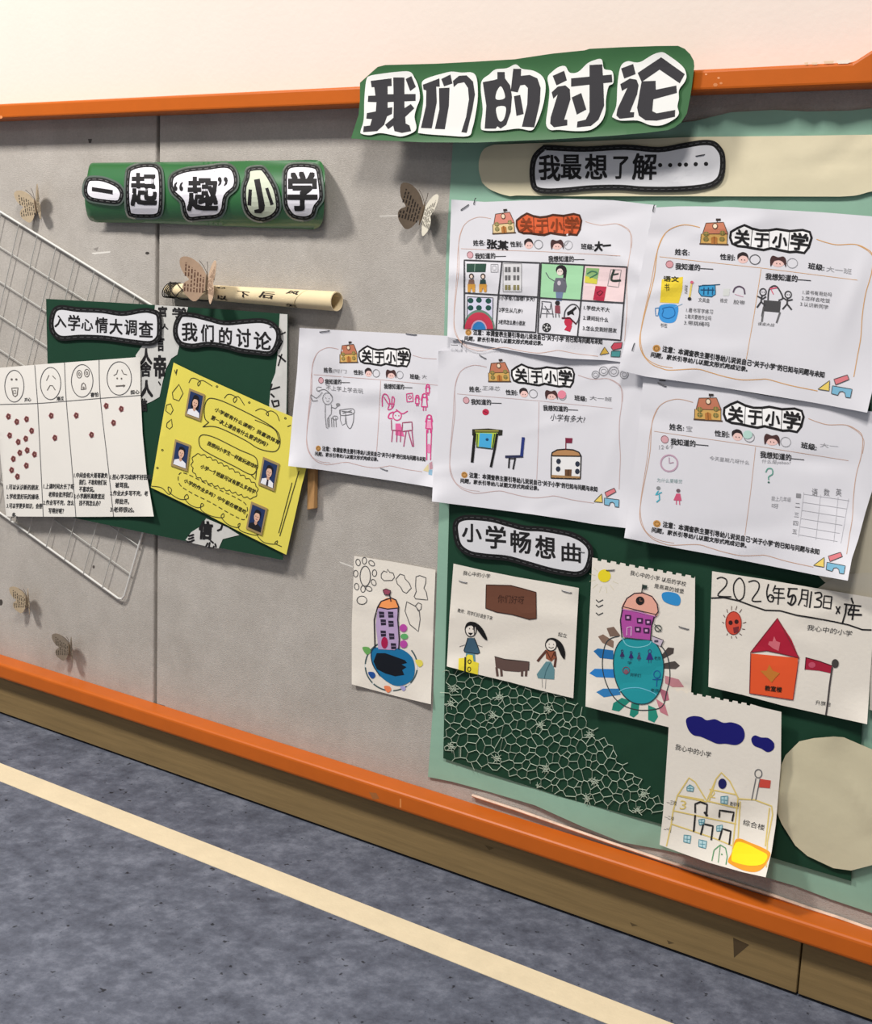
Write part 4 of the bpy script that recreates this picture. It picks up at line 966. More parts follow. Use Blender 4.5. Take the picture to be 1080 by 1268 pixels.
A.fill([(345, 585), (630, 612), (625, 700), (600, 868), (335, 828)], '#e8592c', 2); A.fill([(505, 370), (342, 578), (440, 568), (520, 585), (636, 612), (590, 500)], '#b31c38', 3); A.line([(505, 370), (342, 578), (335, 828), (600, 868), (636, 612)], 1, '#7a3038', 4, True); A.line([(342, 578), (440, 568), (520, 585), (636, 612)], 1, '#7a1c2c', 4)
A.fill([(485, 480), (498, 510), (522, 518), (512, 570), (480, 555), (448, 530), (455, 512), (475, 512)], '#d9707c', 4)
A.fill([(455, 652), (478, 690), (520, 705), (490, 735), (470, 762), (440, 730), (400, 690), (440, 690)], '#c87a2e', 4)
A.build('drawn_house', s4.o)
A.fill([(678, 610), (760, 632), (838, 660), (830, 705), (760, 690), (672, 682)], '#a81c38', 2); A.fill(ell((715, 655), 22, 18, 10), '#c4526a', 3); A.line([(678, 610), (760, 632), (838, 660)], 1, '#4c1420', 3); A.line([(678, 610), (672, 682)], 1, '#4c1420', 3)
A.line([(838, 670), (822, 780), (812, 870), (800, 958)], 2.2, '#4a4444', 3); A.fill(ell((856, 646), 22, 27, 14), '#454240', 3)
A.build('drawn_flag', s4.o)

# 5: yellow school outline
t5 = crop(800, 840, 3.857)
s5 = drawing(t5, perf((118, 48), (500, 122), 9, 9) + [(560, 140), (647, 160), (645, 400), (632, 560), (620, 700), (600, 830), (572, 950), (460, 925), (300, 880), (180, 838), (65, 795), (82, 640), (95, 450), (105, 300)], .019,
     'drawing of a yellow outlined school and dark blue clouds, lower edge curling over rail', curls=[((900, 1000), (0.25, 1), 75, .022)], wav=.0008, creases=2)
A = s5.art(t5)
nb = '#10106e'
A.fill(cr([(192, 195), (225, 180), (265, 185), (290, 200), (330, 195), (370, 212), (410, 210), (455, 228), (472, 265), (462, 300), (430, 318), (380, 312), (340, 312), (300, 295), (260, 278), (225, 270), (200, 240)], True, 4), nb, 2)
A.fill(cr([(503, 290), (520, 272), (550, 282), (585, 285), (612, 310), (608, 340), (580, 352), (550, 335), (515, 320)], True, 4), nb, 2)
A.build('drawn_clouds', s5.o)
A.text('我心中的小学', (138, 340), (308, 380), (143, 312), '#333335')
for s_, b0, b1, tt in (('三楼', (98, 600), (145, 608), (100, 578)), ('二楼', (88, 668), (132, 680), (90, 650)), ('一楼', (84, 730), (120, 738), (86, 702))): A.text('—' + s_, b0, b1, tt, '#3a3a3c')
A.text('教学楼', (400, 610), (445, 615), (402, 588), '#3a3a3c'); A.text('综合楼', (462, 700), (565, 728), (466, 672), '#3a3a3c')
A.build('handwriting', s5.o)
yl = '#dfc878'
for P in ([(130, 630), (150, 560), (205, 475), (235, 495), (290, 585), (335, 480), (360, 450), (400, 490), (440, 570), (425, 700), (410, 850)], [(130, 630), (120, 700), (98, 800)], [(150, 560), (290, 590)], [(130, 632), (430, 695)], [(120, 695), (330, 765), (415, 800)], [(290, 585), (440, 620)], [(305, 530), (430, 555)],
          [(440, 575), (520, 580), (600, 610), (605, 650), (580, 780), (575, 900)], [(450, 590), (440, 760)], [(590, 620), (570, 800)], [(160, 560), (275, 580)], [(335, 480), (300, 590)]): A.line(P, 1.6, yl, 2)
A.text('3', (160, 625), (190, 628), (165, 582), yl); A.text('2', (305, 568), (330, 572), (308, 535), yl)
for P in ([(195, 520), (210, 508), (228, 520), (225, 540), (196, 536)], [(358, 565), (392, 562), (388, 600), (358, 596)], [(182, 748), (215, 752), (210, 788), (180, 780)], [(253, 770), (290, 778), (285, 812), (252, 803)], [(252, 675), (280, 672), (276, 700), (255, 700)], [(338, 705), (365, 700), (362, 728), (338, 730)]):
    A.fill(P, '#b5d6dc', 2); A.line(P, 1.0, '#4a8c9c', 3, True); c = np.mean(P, 0); A.line([(c[0] - 12, c[1]), (c[0] + 12, c[1] + 2)], .7, '#4a8c9c', 3); A.line([(c[0], c[1] - 14), (c[0], c[1] + 14)], .7, '#4a8c9c', 3)
A.fill(ell((365, 503), 20, 25, 14), '#161a5c', 3)
for P in ([(235, 640), (235, 600), (260, 590), (292, 602), (288, 655)], [(350, 662), (352, 630), (420, 640), (412, 680)], [(235, 655), (228, 730)], [(262, 745), (275, 695), (320, 705), (312, 770)], [(350, 770), (365, 718), (405, 730), (398, 792)]): A.line(P, 2.2, '#222224', 3)
A.line([(280, 640), (292, 655)], 2.6, '#222224', 3)
A.line([(315, 870), (325, 820), (355, 795), (380, 810), (388, 850), (382, 888)], 1.2, '#5a9a68', 3); A.line([(355, 795), (345, 878)], .9, '#5a9a68', 3); A.fill(ell((362, 840), 4, 4, 6), '#5a9a68', 3)
A.build('drawn_school', s5.o)
A.line(ell((537, 455), 17, 20, 14), 1.3, '#6e6e70', 2, True); A.line([(525, 478), (505, 580)], 1.3, '#6e6e70'); A.line([(545, 480), (524, 582)], 1.3, '#6e6e70'); A.fill([(545, 480), (597, 488), (592, 525), (538, 520)], '#cf4c40', 2)
A.build('drawn_flag', s5.o)
A.fill(cr([(425, 775), (450, 765), (500, 785), (550, 805), (592, 830), (588, 860), (560, 905), (520, 925), (460, 915), (400, 885), (392, 868), (410, 830)], True, 4), '#eda026', 2); A.fill(cr([(430, 785), (480, 790), (540, 820), (580, 845), (560, 885), (500, 895), (430, 880), (408, 860)], True, 4), '#f4e81c', 3)
A.build('drawn_hall', s5.o)
# 6: sliver at the right edge
Sheet('drawing', [(1079, 798), (1114, 806), (1112, 886), (1077, 879)], .0105, M_DRAW, 'cream drawing cut off by the right edge beside the red house drawing', 'drawing', "children's drawings on the board")

# ------------------------------------------------------------------ big banner over the upper rail
M_BANNER = mat('#396a3f', 0.5, 'green_glossy_card', noise=0.04, scale=8, spec=0.5)
b1, b2, b3 = crop(430, 60, 6.353), crop(590, 60, 6.353), crop(730, 50, 7.2)
BP = np.vstack([b1([(100, 270), (200, 180), (240, 145), (300, 130), (700, 120), (1000, 104)]), b2([(300, 85), (600, 40), (850, 15)]), b3([(0, 75), (300, 60), (600, 50), (790, 48), (850, 75), (900, 125), (930, 180), (936, 230), (915, 400), (900, 500), (870, 650), (820, 730), (760, 775), (700, 800), (500, 825), (200, 850)]),
                b2([(600, 715), (0, 740)]), b1([(600, 738), (200, 720), (30, 708), (90, 520), (100, 400)])])
big = Sheet('title_banner', BP, .0455, M_BANNER, 'big green banner with black and white characters hung across the upper orange rail', 'banner', th=.0008, g=8, wav=.0008,
            curls=[((600, 160), (0.03, 1), 30, .010), ((640, 95), (-0.06, -1), 36, .007)])
M_CUT = mat('#f1f2ee', 0.7, 'white_cut_card')
BK = '#37363a'
def cutout(tr, P, glyph, white=()):
    c = Sheet('character_cutout', cr(tr(P), True, 4), 0.0, M_CUT, parent=big.o, th=.0012, wav=0, g=7, fn=on(big, .0012))
    A = c.art(tr, 8)
    for G in glyph: A.fill(G, BK, 1)
    for G in white: A.fill(G, '#f1f2ee', 2, True)
    A.build('lettering', c.o)
cutout(b1, [(150, 250), (180, 215), (260, 200), (380, 185), (490, 182), (530, 230), (560, 300), (572, 390), (545, 470), (530, 540), (545, 620), (520, 660), (430, 692), (360, 682), (260, 665), (180, 682), (115, 672), (105, 650), (130, 560), (135, 400)],
       [[(185, 255), (348, 235), (350, 295), (192, 305)], [(212, 298), (318, 292), (318, 520), (290, 600), (235, 650), (125, 658), (130, 612), (180, 606), (195, 555), (150, 552), (155, 508), (225, 495), (230, 422), (162, 420), (165, 372), (222, 370)],
        [(310, 360), (538, 358), (538, 412), (310, 422)], [(362, 228), (450, 228), (450, 450), (460, 590), (490, 605), (503, 650), (430, 665), (372, 650), (362, 610), (366, 450)], [(460, 240), (505, 218), (540, 302), (495, 335)],
        [(310, 468), (355, 462), (352, 515), (310, 535)], [(500, 437), (528, 470), (460, 535), (322, 635), (298, 600), (370, 540), (450, 470)]])
cutout(b1, [(590, 262), (640, 230), (740, 200), (820, 182), (900, 190), (985, 190), (1020, 240), (1028, 380), (1010, 520), (985, 630), (950, 690), (780, 685), (580, 668), (560, 645), (585, 520), (600, 400), (592, 320)],
       [[(595, 285), (725, 235), (728, 300), (700, 300), (705, 420), (665, 628), (580, 625), (620, 450), (622, 330), (600, 322)], [(740, 240), (812, 205), (828, 275), (762, 298)], [(722, 312), (805, 308), (800, 450), (768, 635), (690, 632), (725, 480)],
        [(832, 255), (880, 215), (940, 212), (990, 260), (1005, 360), (985, 480), (940, 665), (898, 658), (935, 540), (958, 400), (950, 310), (920, 265), (870, 275), (838, 303)]])
cutout(b2, [(45, 250), (100, 205), (150, 165), (240, 155), (310, 125), (360, 160), (450, 175), (520, 220), (545, 290), (535, 400), (510, 500), (470, 600), (430, 645), (330, 630), (200, 645), (60, 645), (35, 610), (50, 480), (35, 330)],
       [[(50, 265), (140, 248), (165, 240), (165, 185), (222, 185), (225, 235), (265, 290), (280, 380), (270, 500), (235, 600), (190, 630), (165, 612), (150, 630), (65, 630), (78, 450)],
        [(290, 160), (352, 160), (350, 215), (420, 208), (480, 235), (505, 310), (500, 420), (455, 620), (358, 615), (400, 440), (405, 310), (380, 285), (345, 290), (325, 345), (270, 335)], [(295, 375), (345, 365), (372, 515), (315, 530)]],
       [[(155, 400), (160, 340), (190, 298), (215, 335), (222, 392)], [(160, 462), (228, 458), (228, 520), (207, 568), (180, 570), (160, 520)]])
cutout(b2, [(560, 230), (600, 180), (650, 145), (700, 140), (735, 190), (800, 185), (870, 120), (920, 95), (985, 85), (1005, 160), (1070, 180), (1078, 270), (1040, 300), (1020, 400), (1015, 500), (980, 580), (900, 640), (780, 650), (650, 640), (580, 640), (548, 590), (565, 450), (575, 330)],
       [[(600, 215), (690, 175), (712, 250), (630, 290)], [(592, 345), (640, 300), (700, 290), (735, 320), (740, 400), (690, 560), (715, 560), (715, 605), (610, 620), (580, 590), (585, 540), (640, 360), (605, 395)], [(745, 235), (1065, 205), (1070, 265), (745, 300)],
        [(890, 130), (990, 125), (1000, 300), (1005, 450), (960, 560), (900, 610), (790, 622), (795, 575), (860, 560), (890, 500)], [(750, 385), (825, 350), (865, 480), (790, 520)]])
cutout(b3, [(270, 260), (300, 205), (350, 185), (400, 195), (460, 190), (560, 130), (640, 105), (700, 130), (830, 230), (865, 310), (850, 370), (800, 440), (798, 520), (785, 590), (798, 650), (760, 700), (650, 755), (540, 755), (430, 715), (280, 715), (215, 690), (205, 670), (240, 580), (250, 400)],
       [[(282, 250), (390, 210), (412, 300), (310, 340)], [(275, 390), (360, 340), (420, 350), (438, 400), (425, 480), (360, 640), (400, 640), (395, 685), (270, 698), (240, 670), (250, 610), (340, 420), (290, 450)], [(430, 290), (640, 150), (850, 300), (805, 382), (625, 260), (465, 370)],
        [(465, 365), (590, 360), (592, 440), (775, 402), (780, 468), (570, 525), (560, 630), (600, 650), (765, 620), (762, 680), (600, 715), (500, 712), (440, 670), (425, 600), (450, 450)]])

# ------------------------------------------------------------------ small green banner with five laminated character cards
g1, g2, ca = crop(90, 180, 6.75), crop(250, 180, 6.353), crop(0, 100, 3.6)
M_BAN2 = mat('#2f6b3c', 0.3, 'green_laminated_card', noise=0.04, scale=8, spec=0.5, coat=0.5)
def arch(V):
    yc = 239 + (V[:, 0] - 110) * .014
    return .028 * np.clip(1 - ((V[:, 1] - yc) / 42.0) ** 2, 0, 1)
BP2 = np.vstack([cr([(120, 201.5), (112, 203), (108.5, 215), (105, 243), (107, 262), (111, 272), (120, 275.5)]), [(180, 276), (250, 279), (320, 282), (375, 283.5)], cr([(388, 284), (396, 280), (400.5, 268), (402, 235), (402, 212), (397, 200), (386, 198)]), [(313, 199), (250, 200), (180, 201)]])
ban2 = Sheet('phrase_banner', BP2, .004, M_BAN2, 'small green glossy banner with five white character cards on the grey board', 'banner', th=.0008, g=6, wav=.0004, fn=arch)
M_LAM = mat('#56655c', 0.2, 'laminate_rim', coat=0.8, spec=0.6)
def ccard(tr, P, chars, fillc='#e9e8f0', label=None):
    return card('character_card', P, 4.6, ban2, label, None, chars, fillc, M_LAM, ban2.o, .0012, .03, '#6a6a6a', .0008, tr, 6)
ccard(g1, [(97, 330), (115, 285), (150, 268), (250, 272), (350, 308), (400, 345), (425, 400), (410, 462), (370, 490), (260, 482), (150, 462), (105, 425), (92, 380)], [('fill', [(160, 347), (335, 374), (335, 410), (160, 382)])])
ccard(g1, [(452, 230), (480, 185), (560, 158), (660, 153), (715, 172), (745, 230), (752, 400), (742, 555), (700, 600), (600, 606), (500, 600), (457, 565), (442, 400)], [('起', (492, 500), (697, 500), (492, 238))])
ccard(ca, [(755, 450), (772, 415), (830, 392), (920, 382), (1000, 372), (1040, 387), (1058, 430), (1052, 478), (1012, 518), (1000, 578), (970, 610), (900, 618), (842, 622), (818, 590), (806, 540), (765, 498)],
      [('“', (775, 490), (815, 490), (775, 452)), ('趣', (838, 578), (968, 578), (838, 432)), ('”', (972, 468), (1014, 468), (972, 430))])
ccard(g2, [(347, 250), (352, 200), (380, 175), (470, 168), (510, 202), (550, 262), (588, 340), (608, 430), (608, 508), (560, 568), (480, 596), (400, 580), (347, 528), (322, 440), (322, 330)],
      [('fill', [(410, 270), (455, 262), (495, 470), (490, 510), (465, 535), (415, 532), (412, 508), (448, 500), (440, 430)]), ('fill', [(368, 345), (394, 348), (387, 475), (358, 470)]), ('fill', [(498, 338), (522, 332), (564, 462), (540, 472)])], '#c9d2bd', 'pale green character card')
ccard(g2, [(642, 260), (652, 192), (690, 153), (780, 143), (880, 153), (922, 182), (938, 260), (952, 380), (943, 438), (905, 488), (880, 556), (820, 586), (730, 576), (682, 538), (648, 470), (642, 380)], [('学', (682, 508), (900, 508), (682, 215))])

# ------------------------------------------------------------------ white wire grid behind the display board
def wire_grid():
    OFF = .0055
    C_, L_, U_ = at((152, 745), OFF)[0], at((7, 640), OFF)[0], at((176, 662), OFF)[0]
    a = (L_ - C_) / np.linalg.norm(L_ - C_)
    T0, T1 = at((0, 262), OFF)[0], at((183, 375), OFF)[0]
    # keep the right-hand frame wire square to the lower one
    u = np.array([-a[2], 0, a[0]]); u = u if u[2] > 0 else -u
    u2 = (U_ - C_) / np.linalg.norm(U_ - C_)
    u = u2
    d = (T0 - T1) / np.linalg.norm(T0 - T1)
    # intersection of the top wire with the right wire
    Mx = np.array([[u[0], -d[0]], [u[2], -d[2]]]); r = np.linalg.solve(Mx, np.array([(T1 - C_)[0], (T1 - C_)[2]]))
    H = r[0]; TR = C_ + u * H
    W_ = 0.95
    TL = TR + d * W_; BL = C_ + a * W_
    root = empty('wire_grid', tuple(C_), 'white metal wire grid leaning diagonally behind the green display board', 'wire grid')
    Mw = mat('#d6d6d2', 0.35, 'white_coated_wire', spec=0.5)
    Mi = mat('#b4b4af', 0.4, 'grey_coated_wire', spec=0.5)
    def wire(nm, pts, rr):
        V, F = tube_vf([p - C_ for p in pts], rr, 8)
        obj(nm, V, F, Mw if nm == 'frame' else Mi, root)
    # outer frame, rounded corners
    def rc(P, A_, B_, k=.012):
        return [P + (A_ - P) / np.linalg.norm(A_ - P) * k, P + ((A_ - P) / np.linalg.norm(A_ - P) + (B_ - P) / np.linalg.norm(B_ - P)) * k * .3, P + (B_ - P) / np.linalg.norm(B_ - P) * k]
    loop = rc(C_, BL, TR) + rc(TR, C_, TL) + rc(TL, TR, BL) + rc(BL, TL, C_)
    wire('frame', loop + [loop[0]], .0019)
    nA = 9
    for i in range(1, nA):
        t = i / nA
        wire('wire', [BL + (TL - BL) * t, C_ + (TR - C_) * t], .00095)
    nB = 18
    for i in range(1, nB):
        t = i / nB; n = np.array([0, -.0017, 0])
        wire('wire', [C_ + (BL - C_) * t + n, TR + (TL - TR) * t + n], .0008)
wire_grid()

# ------------------------------------------------------------------ display board with title cards, mood chart and yellow sheet
DB = [(57, 370), (130, 374), (200, 378), (290, 384), (357, 389), (356, 500), (350.5, 693.5), (290, 682), (200, 664), (95, 642), (66, 632), (60, 500)]
db = Sheet('display_board', DB, .0102, M_DKG, 'dark green display board with calligraphy patches, hung on the wire grid', 'display board', th=.008, g=14, wav=.0)
M_SIDE = mat('#3f4a44', 0.7, 'board_edge')
M_CALL = mat('#c9c9c5', 0.85, 'calligraphy_paper', noise=0.05, scale=60)
gb, yc_, cb = crop(180, 370, 5.684), crop(200, 440, 4.878), crop(0, 360, 3.9636)
def patch(P): return Sheet('paper_patch', P, 0, M_CALL, parent=db.o, th=.0003, g=12, wav=0, fn=on(db, .0004))
p1 = patch([(192, 377.6), (233, 380.3), (229, 395), (224, 420), (219.6, 439), (212, 444), (205, 458), (201, 475), (197.6, 491.4), (188, 497), (176, 502), (168, 440), (182, 420), (190, 400)])
A = p1.art(gb)
for ch, qd in (('官', (92, 125, 150, 55)), ('学', (190, 130, 285, 62)), ('人', (112, 215, 160, 175)), ('言', (85, 365, 130, 265)), ('帝', (62, 555, 140, 400)), ('、', (90, 610, 108, 580))):
    A.text(ch, (qd[0], qd[1]), (qd[2], qd[1]), (qd[0], qd[3]), K, .03)
A.tr = cb
for ch, qd in (('人', (690, 360, 745, 285)), ('舍', (690, 420, 740, 350)), ('人', (690, 520, 748, 440)), ('信', (692, 590, 720, 530))): A.text(ch, (qd[0], qd[1]), (qd[2], qd[1]), (qd[0], qd[3]), K, .03)
A.build('brush_lettering', p1.o)
p2 = patch([(346.5, 388.6), (356, 389.2), (355.4, 470), (354, 538), (334, 520), (333.5, 501), (335.5, 476), (341, 462), (343.6, 440)])
A = p2.art(gb)
A.line([(985, 235), (935, 260), (965, 300), (940, 350)], 1.6, K); A.line([(940, 400), (985, 440)], 2.2, K); A.line([(960, 390), (935, 470)], 1.6, K)
A.line([(945, 620), (880, 640), (890, 600)], 2, K); A.line([(885, 670), (905, 690)], 2.2, K); A.line([(890, 715), (905, 760), (940, 750), (935, 715), (905, 722)], 2.2, K)
A.build('brush_lettering', p2.o)
p3 = patch(yc_([(270, 985), (240, 1030), (180, 1068), (145, 1115), (190, 1135), (300, 1160), (345, 1166), (370, 1110), (470, 1085), (400, 1040), (330, 1010)]))
A = p3.art(yc_)
for ch, qd in (('信', (225, 1105, 300, 1000)), ('彡', (155, 1130, 195, 1075)), ('心', (265, 1160, 330, 1115)), ('丿', (335, 1060, 362, 1010))): A.text(ch, (qd[0], qd[1]), (qd[2], qd[1] + 8), (qd[0] + 8, qd[3]), K, .04)
A.build('brush_lettering', p3.o)

k3 = card('title_card', [(243, 130), (260, 87), (300, 70), (380, 80), (500, 86), (600, 100), (690, 86), (740, 87), (788, 112), (795, 190), (785, 240), (740, 270), (640, 262), (520, 245), (400, 240), (300, 245), (255, 217), (240, 175)],
     6.2, db, 'black bordered grey title card above the mood chart at the far left', 'title card',
     [(c, *q(*b, 3)) for c, b in zip('入学心情大调查', ((268, 120, 325, 178), (335, 118, 392, 194), (400, 138, 456, 194), (468, 130, 528, 204), (538, 138, 600, 212), (612, 142, 670, 216), (682, 148, 750, 226)))], tr=cb, lift=.003, off=0)
k4 = card('title_card', [(195, 200), (215, 140), (250, 97), (330, 97), (440, 122), (560, 152), (700, 142), (820, 137), (900, 162), (948, 215), (953, 290), (920, 370), (870, 403), (780, 395), (660, 380), (560, 352), (440, 337), (330, 350), (240, 330), (200, 270)],
     6.2, db, 'black bordered grey title card above the yellow sheet', 'title card',
     [('我', *q(258, 165, 365, 292, 8)), ('们', *q(392, 180, 480, 296, 6)), ('的', *q(520, 200, 608, 315, 6)), ('讨', *q(642, 208, 740, 335, 6)), ('论', *q(765, 228, 885, 352, 8))], tr=gb, lift=.0035)
for s_, p, q_ in ((k4, (339, 404), (334, 405)),): s_.staple(p, q_)

# mood chart
mc = Sheet('mood_chart', [(-14, 456.5), (0, 455.4), (55, 450.8), (121, 446), (173.6, 442), (174, 486), (176.6, 537), (181.6, 587), (190.5, 639.5), (96, 640), (7.6, 639.5), (0, 560)], .0205, mat('#eae7e0', 0.8, 'off_white_chart_paper', noise=0.01, scale=30),
           'white chart of four faces with red flower stickers at the left', 'chart', wav=.001, g=8, curls=[((190.5, 640), 40, .006), ((174, 442), 25, .003)])
A = mc.art(cb)
gl = '#565658'
for P in ([(170, 366), (185, 560), (212, 1108)], [(316, 352), (325, 540), (350, 830), (372, 1108)], [(486, 341), (492, 525), (530, 860), (557, 1108)], [(-40, 560), (0, 558), (180, 553), (325, 542), (492, 528), (690, 513)]): A.line(P, .8, gl, sm=len(P) > 3)
A.build('ruled_lines', mc.o)
def face(c, rx, ry, extra, nm):
    A.line(ell(c, rx, ry, 30), .9, gl, 2, True)
    for e in extra: A.line(e[0], e[1], '#6a6460', 2, closed=len(e) > 2)
    A.build(nm, mc.o)
face((70, 468), 47, 78, [(ell((57, 435), 3, 3, 6), 1.4, 1), (ell((80, 435), 3, 3, 6), 1.4, 1), ([(57, 478), (88, 476), (84, 512), (74, 520), (64, 512)], 1.2, 1), ([(66, 490), (76, 488), (78, 505), (68, 506)], .7, 1)], 'smiling_face')
face((248, 455), 50, 79, [([(240, 415), (228, 440)], .9), ([(258, 418), (272, 432)], .9), ([(232, 488), (245, 465), (258, 466), (270, 486)], 1.0)], 'sad_face')
face((403, 442), 53, 80, [(ell((389, 409), 12, 19, 14), .9, 1), (ell((426, 404), 12, 19, 14), .9, 1), (ell((389, 409), 4, 8, 8), .8, 1), (ell((426, 404), 4, 8, 8), .8, 1), ([(398, 485), (402, 458), (410, 452), (418, 460), (422, 482)], 1.1, 1), (ell((410, 476), 3, 5, 6), .8, 1)], 'scared_face')
face((585, 430), 60, 82, [([(578, 388), (572, 408), (558, 416)], .9), ([(597, 388), (606, 408), (622, 412)], .9), (ell((575, 430), 2, 3, 6), 1, 1), (ell((596, 431), 2, 3, 6), 1, 1), ([(570, 468), (612, 465)], 1.6), ([(605, 462), (612, 466), (606, 472)], .9)], 'worried_face')
for ch, b in (('开心', (120, 545, 152, 527)), ('难过', (278, 540, 312, 520)), ('害怕', (445, 522, 482, 500)), ('担心', (640, 508, 684, 488))): A.text(ch, (b[0], b[1]), (b[2], b[1] - 3), (b[0], b[3]), '#333335', .02)
def para(x, y, lines, w_, dy=48, h_=26, ind=25, sl=.0):
    for i, l in enumerate(lines):
        k = ind if not l[0] in '123' else 0
        ww = w_ * (len(l) / 10.0); A.text(l, (x + k, y + dy * i), (x + k + ww, y + dy * i + 2), (x + k + 2, y + dy * i - h_), '#2e2e30', .015)
para(32, 976, ['1.可以认识新的朋友.', '2.学校里好玩的操场.', '3.可以学更多知识，会很', '多。'], 145, 46, 26)
para(212, 972, ['1.上课时间太长了呀', '老师会批评我们.', '2.作业写不完，怎么', '写得好呢？'], 150, 40, 26)
para(362, 918, ['1.中间会有大哥哥欺负', '我们，不敢和他们玩', '不喜欢玩。', '2.小学厕所离教室远', '找不到怎么办？'], 150, 34, 26)
para(540, 926, ['1.担心学习成绩不好回家', '被骂我。', '2.作业太多写不完，老', '师批评。', '3.老师很凶。'], 168, 40, 26)
A.build('handwriting', mc.o)
for x, y in ((41, 617), (82, 643), (130, 630), (155, 687), (47, 710), (89, 742), (126, 726), (97, 795), (133, 783), (169, 803), (65, 825), (57, 880), (129, 858), (85, 912), (251, 613), (269, 722), (374, 612), (449, 707), (521, 565), (595, 580), (557, 648)):
    B = mc.art(cb)
    B.fill([(x + (15 if k % 2 else 11) * math.cos(k * math.pi / 5), y + (18 if k % 2 else 13) * math.sin(k * math.pi / 5)) for k in range(10)], '#d9a3a8', 2)
    B.fill(ell((x, y), 11, 15, 8), '#6a3a38', 3); B.fill(ell((x + 1, y), 3, 4, 5), '#b98a80', 4)
    B.build('flower_sticker', mc.o)

# yellow discussion sheet
ys = Sheet('discussion_sheet', [(215, 449), (250, 466), (290, 484), (343, 508), (390, 528), (382, 570), (374, 600), (354.6, 687), (300, 660), (250, 634), (187, 603.6), (196, 550), (203, 510)], .0212, mat('#e2d65c', 0.75, 'yellow_card', noise=0.02, scale=20),
           'yellow sheet with speech bubbles and four small portrait photos', 'sheet', wav=.0008, g=8)
# soften: the left worksheet laps over this sheet
A = ys.art(yc_)
tk = '#3b3a22'
for P in ([(165, 165), (180, 140), (205, 140), (235, 160), (222, 185), (220, 165), (250, 152), (305, 185)], [(380, 258), (400, 236), (430, 240), (455, 262), (440, 285), (435, 262), (465, 250), (500, 300)], [(568, 335), (600, 322), (640, 340), (645, 365), (632, 350), (660, 335), (695, 355), (712, 395)],
          [(-60, 790), (0, 800), (45, 840), (60, 810), (40, 795), (50, 830), (110, 868), (160, 865), (155, 840), (138, 860), (170, 900), (220, 920), (255, 905), (240, 895), (240, 935), (300, 970), (370, 980), (375, 955), (360, 975), (400, 1020), (460, 1040), (475, 1015), (462, 1025), (480, 1060), (560, 1085), (590, 1080), (580, 1090), (620, 1130), (690, 1140), (700, 1120), (685, 1135), (725, 1155)]):
    A.line(P, .9, tk, sm=True)
for P in ([(65, 225), (105, 175), (130, 230), (105, 275), (70, 262)], [(30, 300), (55, 292), (70, 330), (55, 358), (25, 335)], [(32, 410), (60, 385), (65, 430), (48, 445), (30, 432)]): A.line(P, .9, tk, closed=True)
A.line([(830, 700), (715, 1090)], 1.1, tk); A.line([(788, 770), (708, 1072)], 1.0, tk); A.line([(78, 88), (85, 110), (92, 85)], .8, tk); A.line([(95, 85), (88, 118)], .8, tk)
for p in ((335, 188), (530, 285), (748, 380), (5, 572), (-25, 680)): A.line(ell(p, 6, 5, 6), .8, tk, 2, True)
A.line([(762, 430), (780, 422)], 1, tk)
A.build('drawn_border', ys.o)
A.line([(285, 405), (262, 380), (258, 320), (275, 270), (310, 260), (400, 290), (600, 390), (690, 450), (715, 500), (712, 550), (690, 578), (650, 580), (580, 560), (500, 510), (340, 435), (250, 432)], 1.1, tk, sm=True); A.line([(285, 405), (250, 432)], 1.1, tk); A.line([(565, 390), (680, 445), (708, 510)], .9, tk, sm=True)
A.line(cr([(232, 490), (260, 480), (330, 500), (470, 570), (560, 610), (580, 650), (575, 690), (540, 720), (440, 670), (300, 600), (240, 560), (226, 520)], True, 4), 1.1, tk, closed=True); A.line([(540, 720), (568, 750), (575, 690)], 1.1, tk)
def scal(P, n, r, w_, closed=True):
    P = resample(cr(P, closed, 6), 1.0, closed); step = len(P) // n
    for i in range(n):
        a, b = P[(i * step) % len(P)], P[((i + 1) * step) % len(P)]; m_ = (a + b) / 2; d = b - a; nn = np.array([d[1], -d[0]]) / (np.linalg.norm(d) + 1e-6) * r
        A.line([a, m_ + nn, b], w_, tk, sm=True)
scal([(190, 640), (215, 600), (300, 630), (450, 710), (560, 780), (575, 820), (545, 860), (460, 830), (300, 770), (205, 715)], 26, 12, .9)
A.dash([(105, 720), (150, 715), (300, 790), (450, 860), (515, 910), (505, 990), (430, 965), (300, 890), (180, 830), (110, 780)], 1.0, tk, 5, 4, 2, True, True)
A.build('speech_bubbles', ys.o)
A.text('小学都有什么课呢？我喜欢体育', (318, 335), (708, 540), (330, 312), '#2b2a1a', .015)
A.text('第一次上课会有什么要求的吗？', (295, 385), (635, 555), (308, 360), '#2b2a1a', .015)
A.text('我想问小学生一样能玩游戏吗', (272, 540), (575, 690), (284, 516), '#2b2a1a', .015)
A.text('小学一个班级可以有那么多同学', (232, 680), (560, 838), (244, 655), '#2b2a1a', .015)
A.text('小学的作业多吗？中午能在哪里吃', (132, 765), (505, 960), (144, 742), '#2b2a1a', .015)
A.build('handwriting', ys.o)
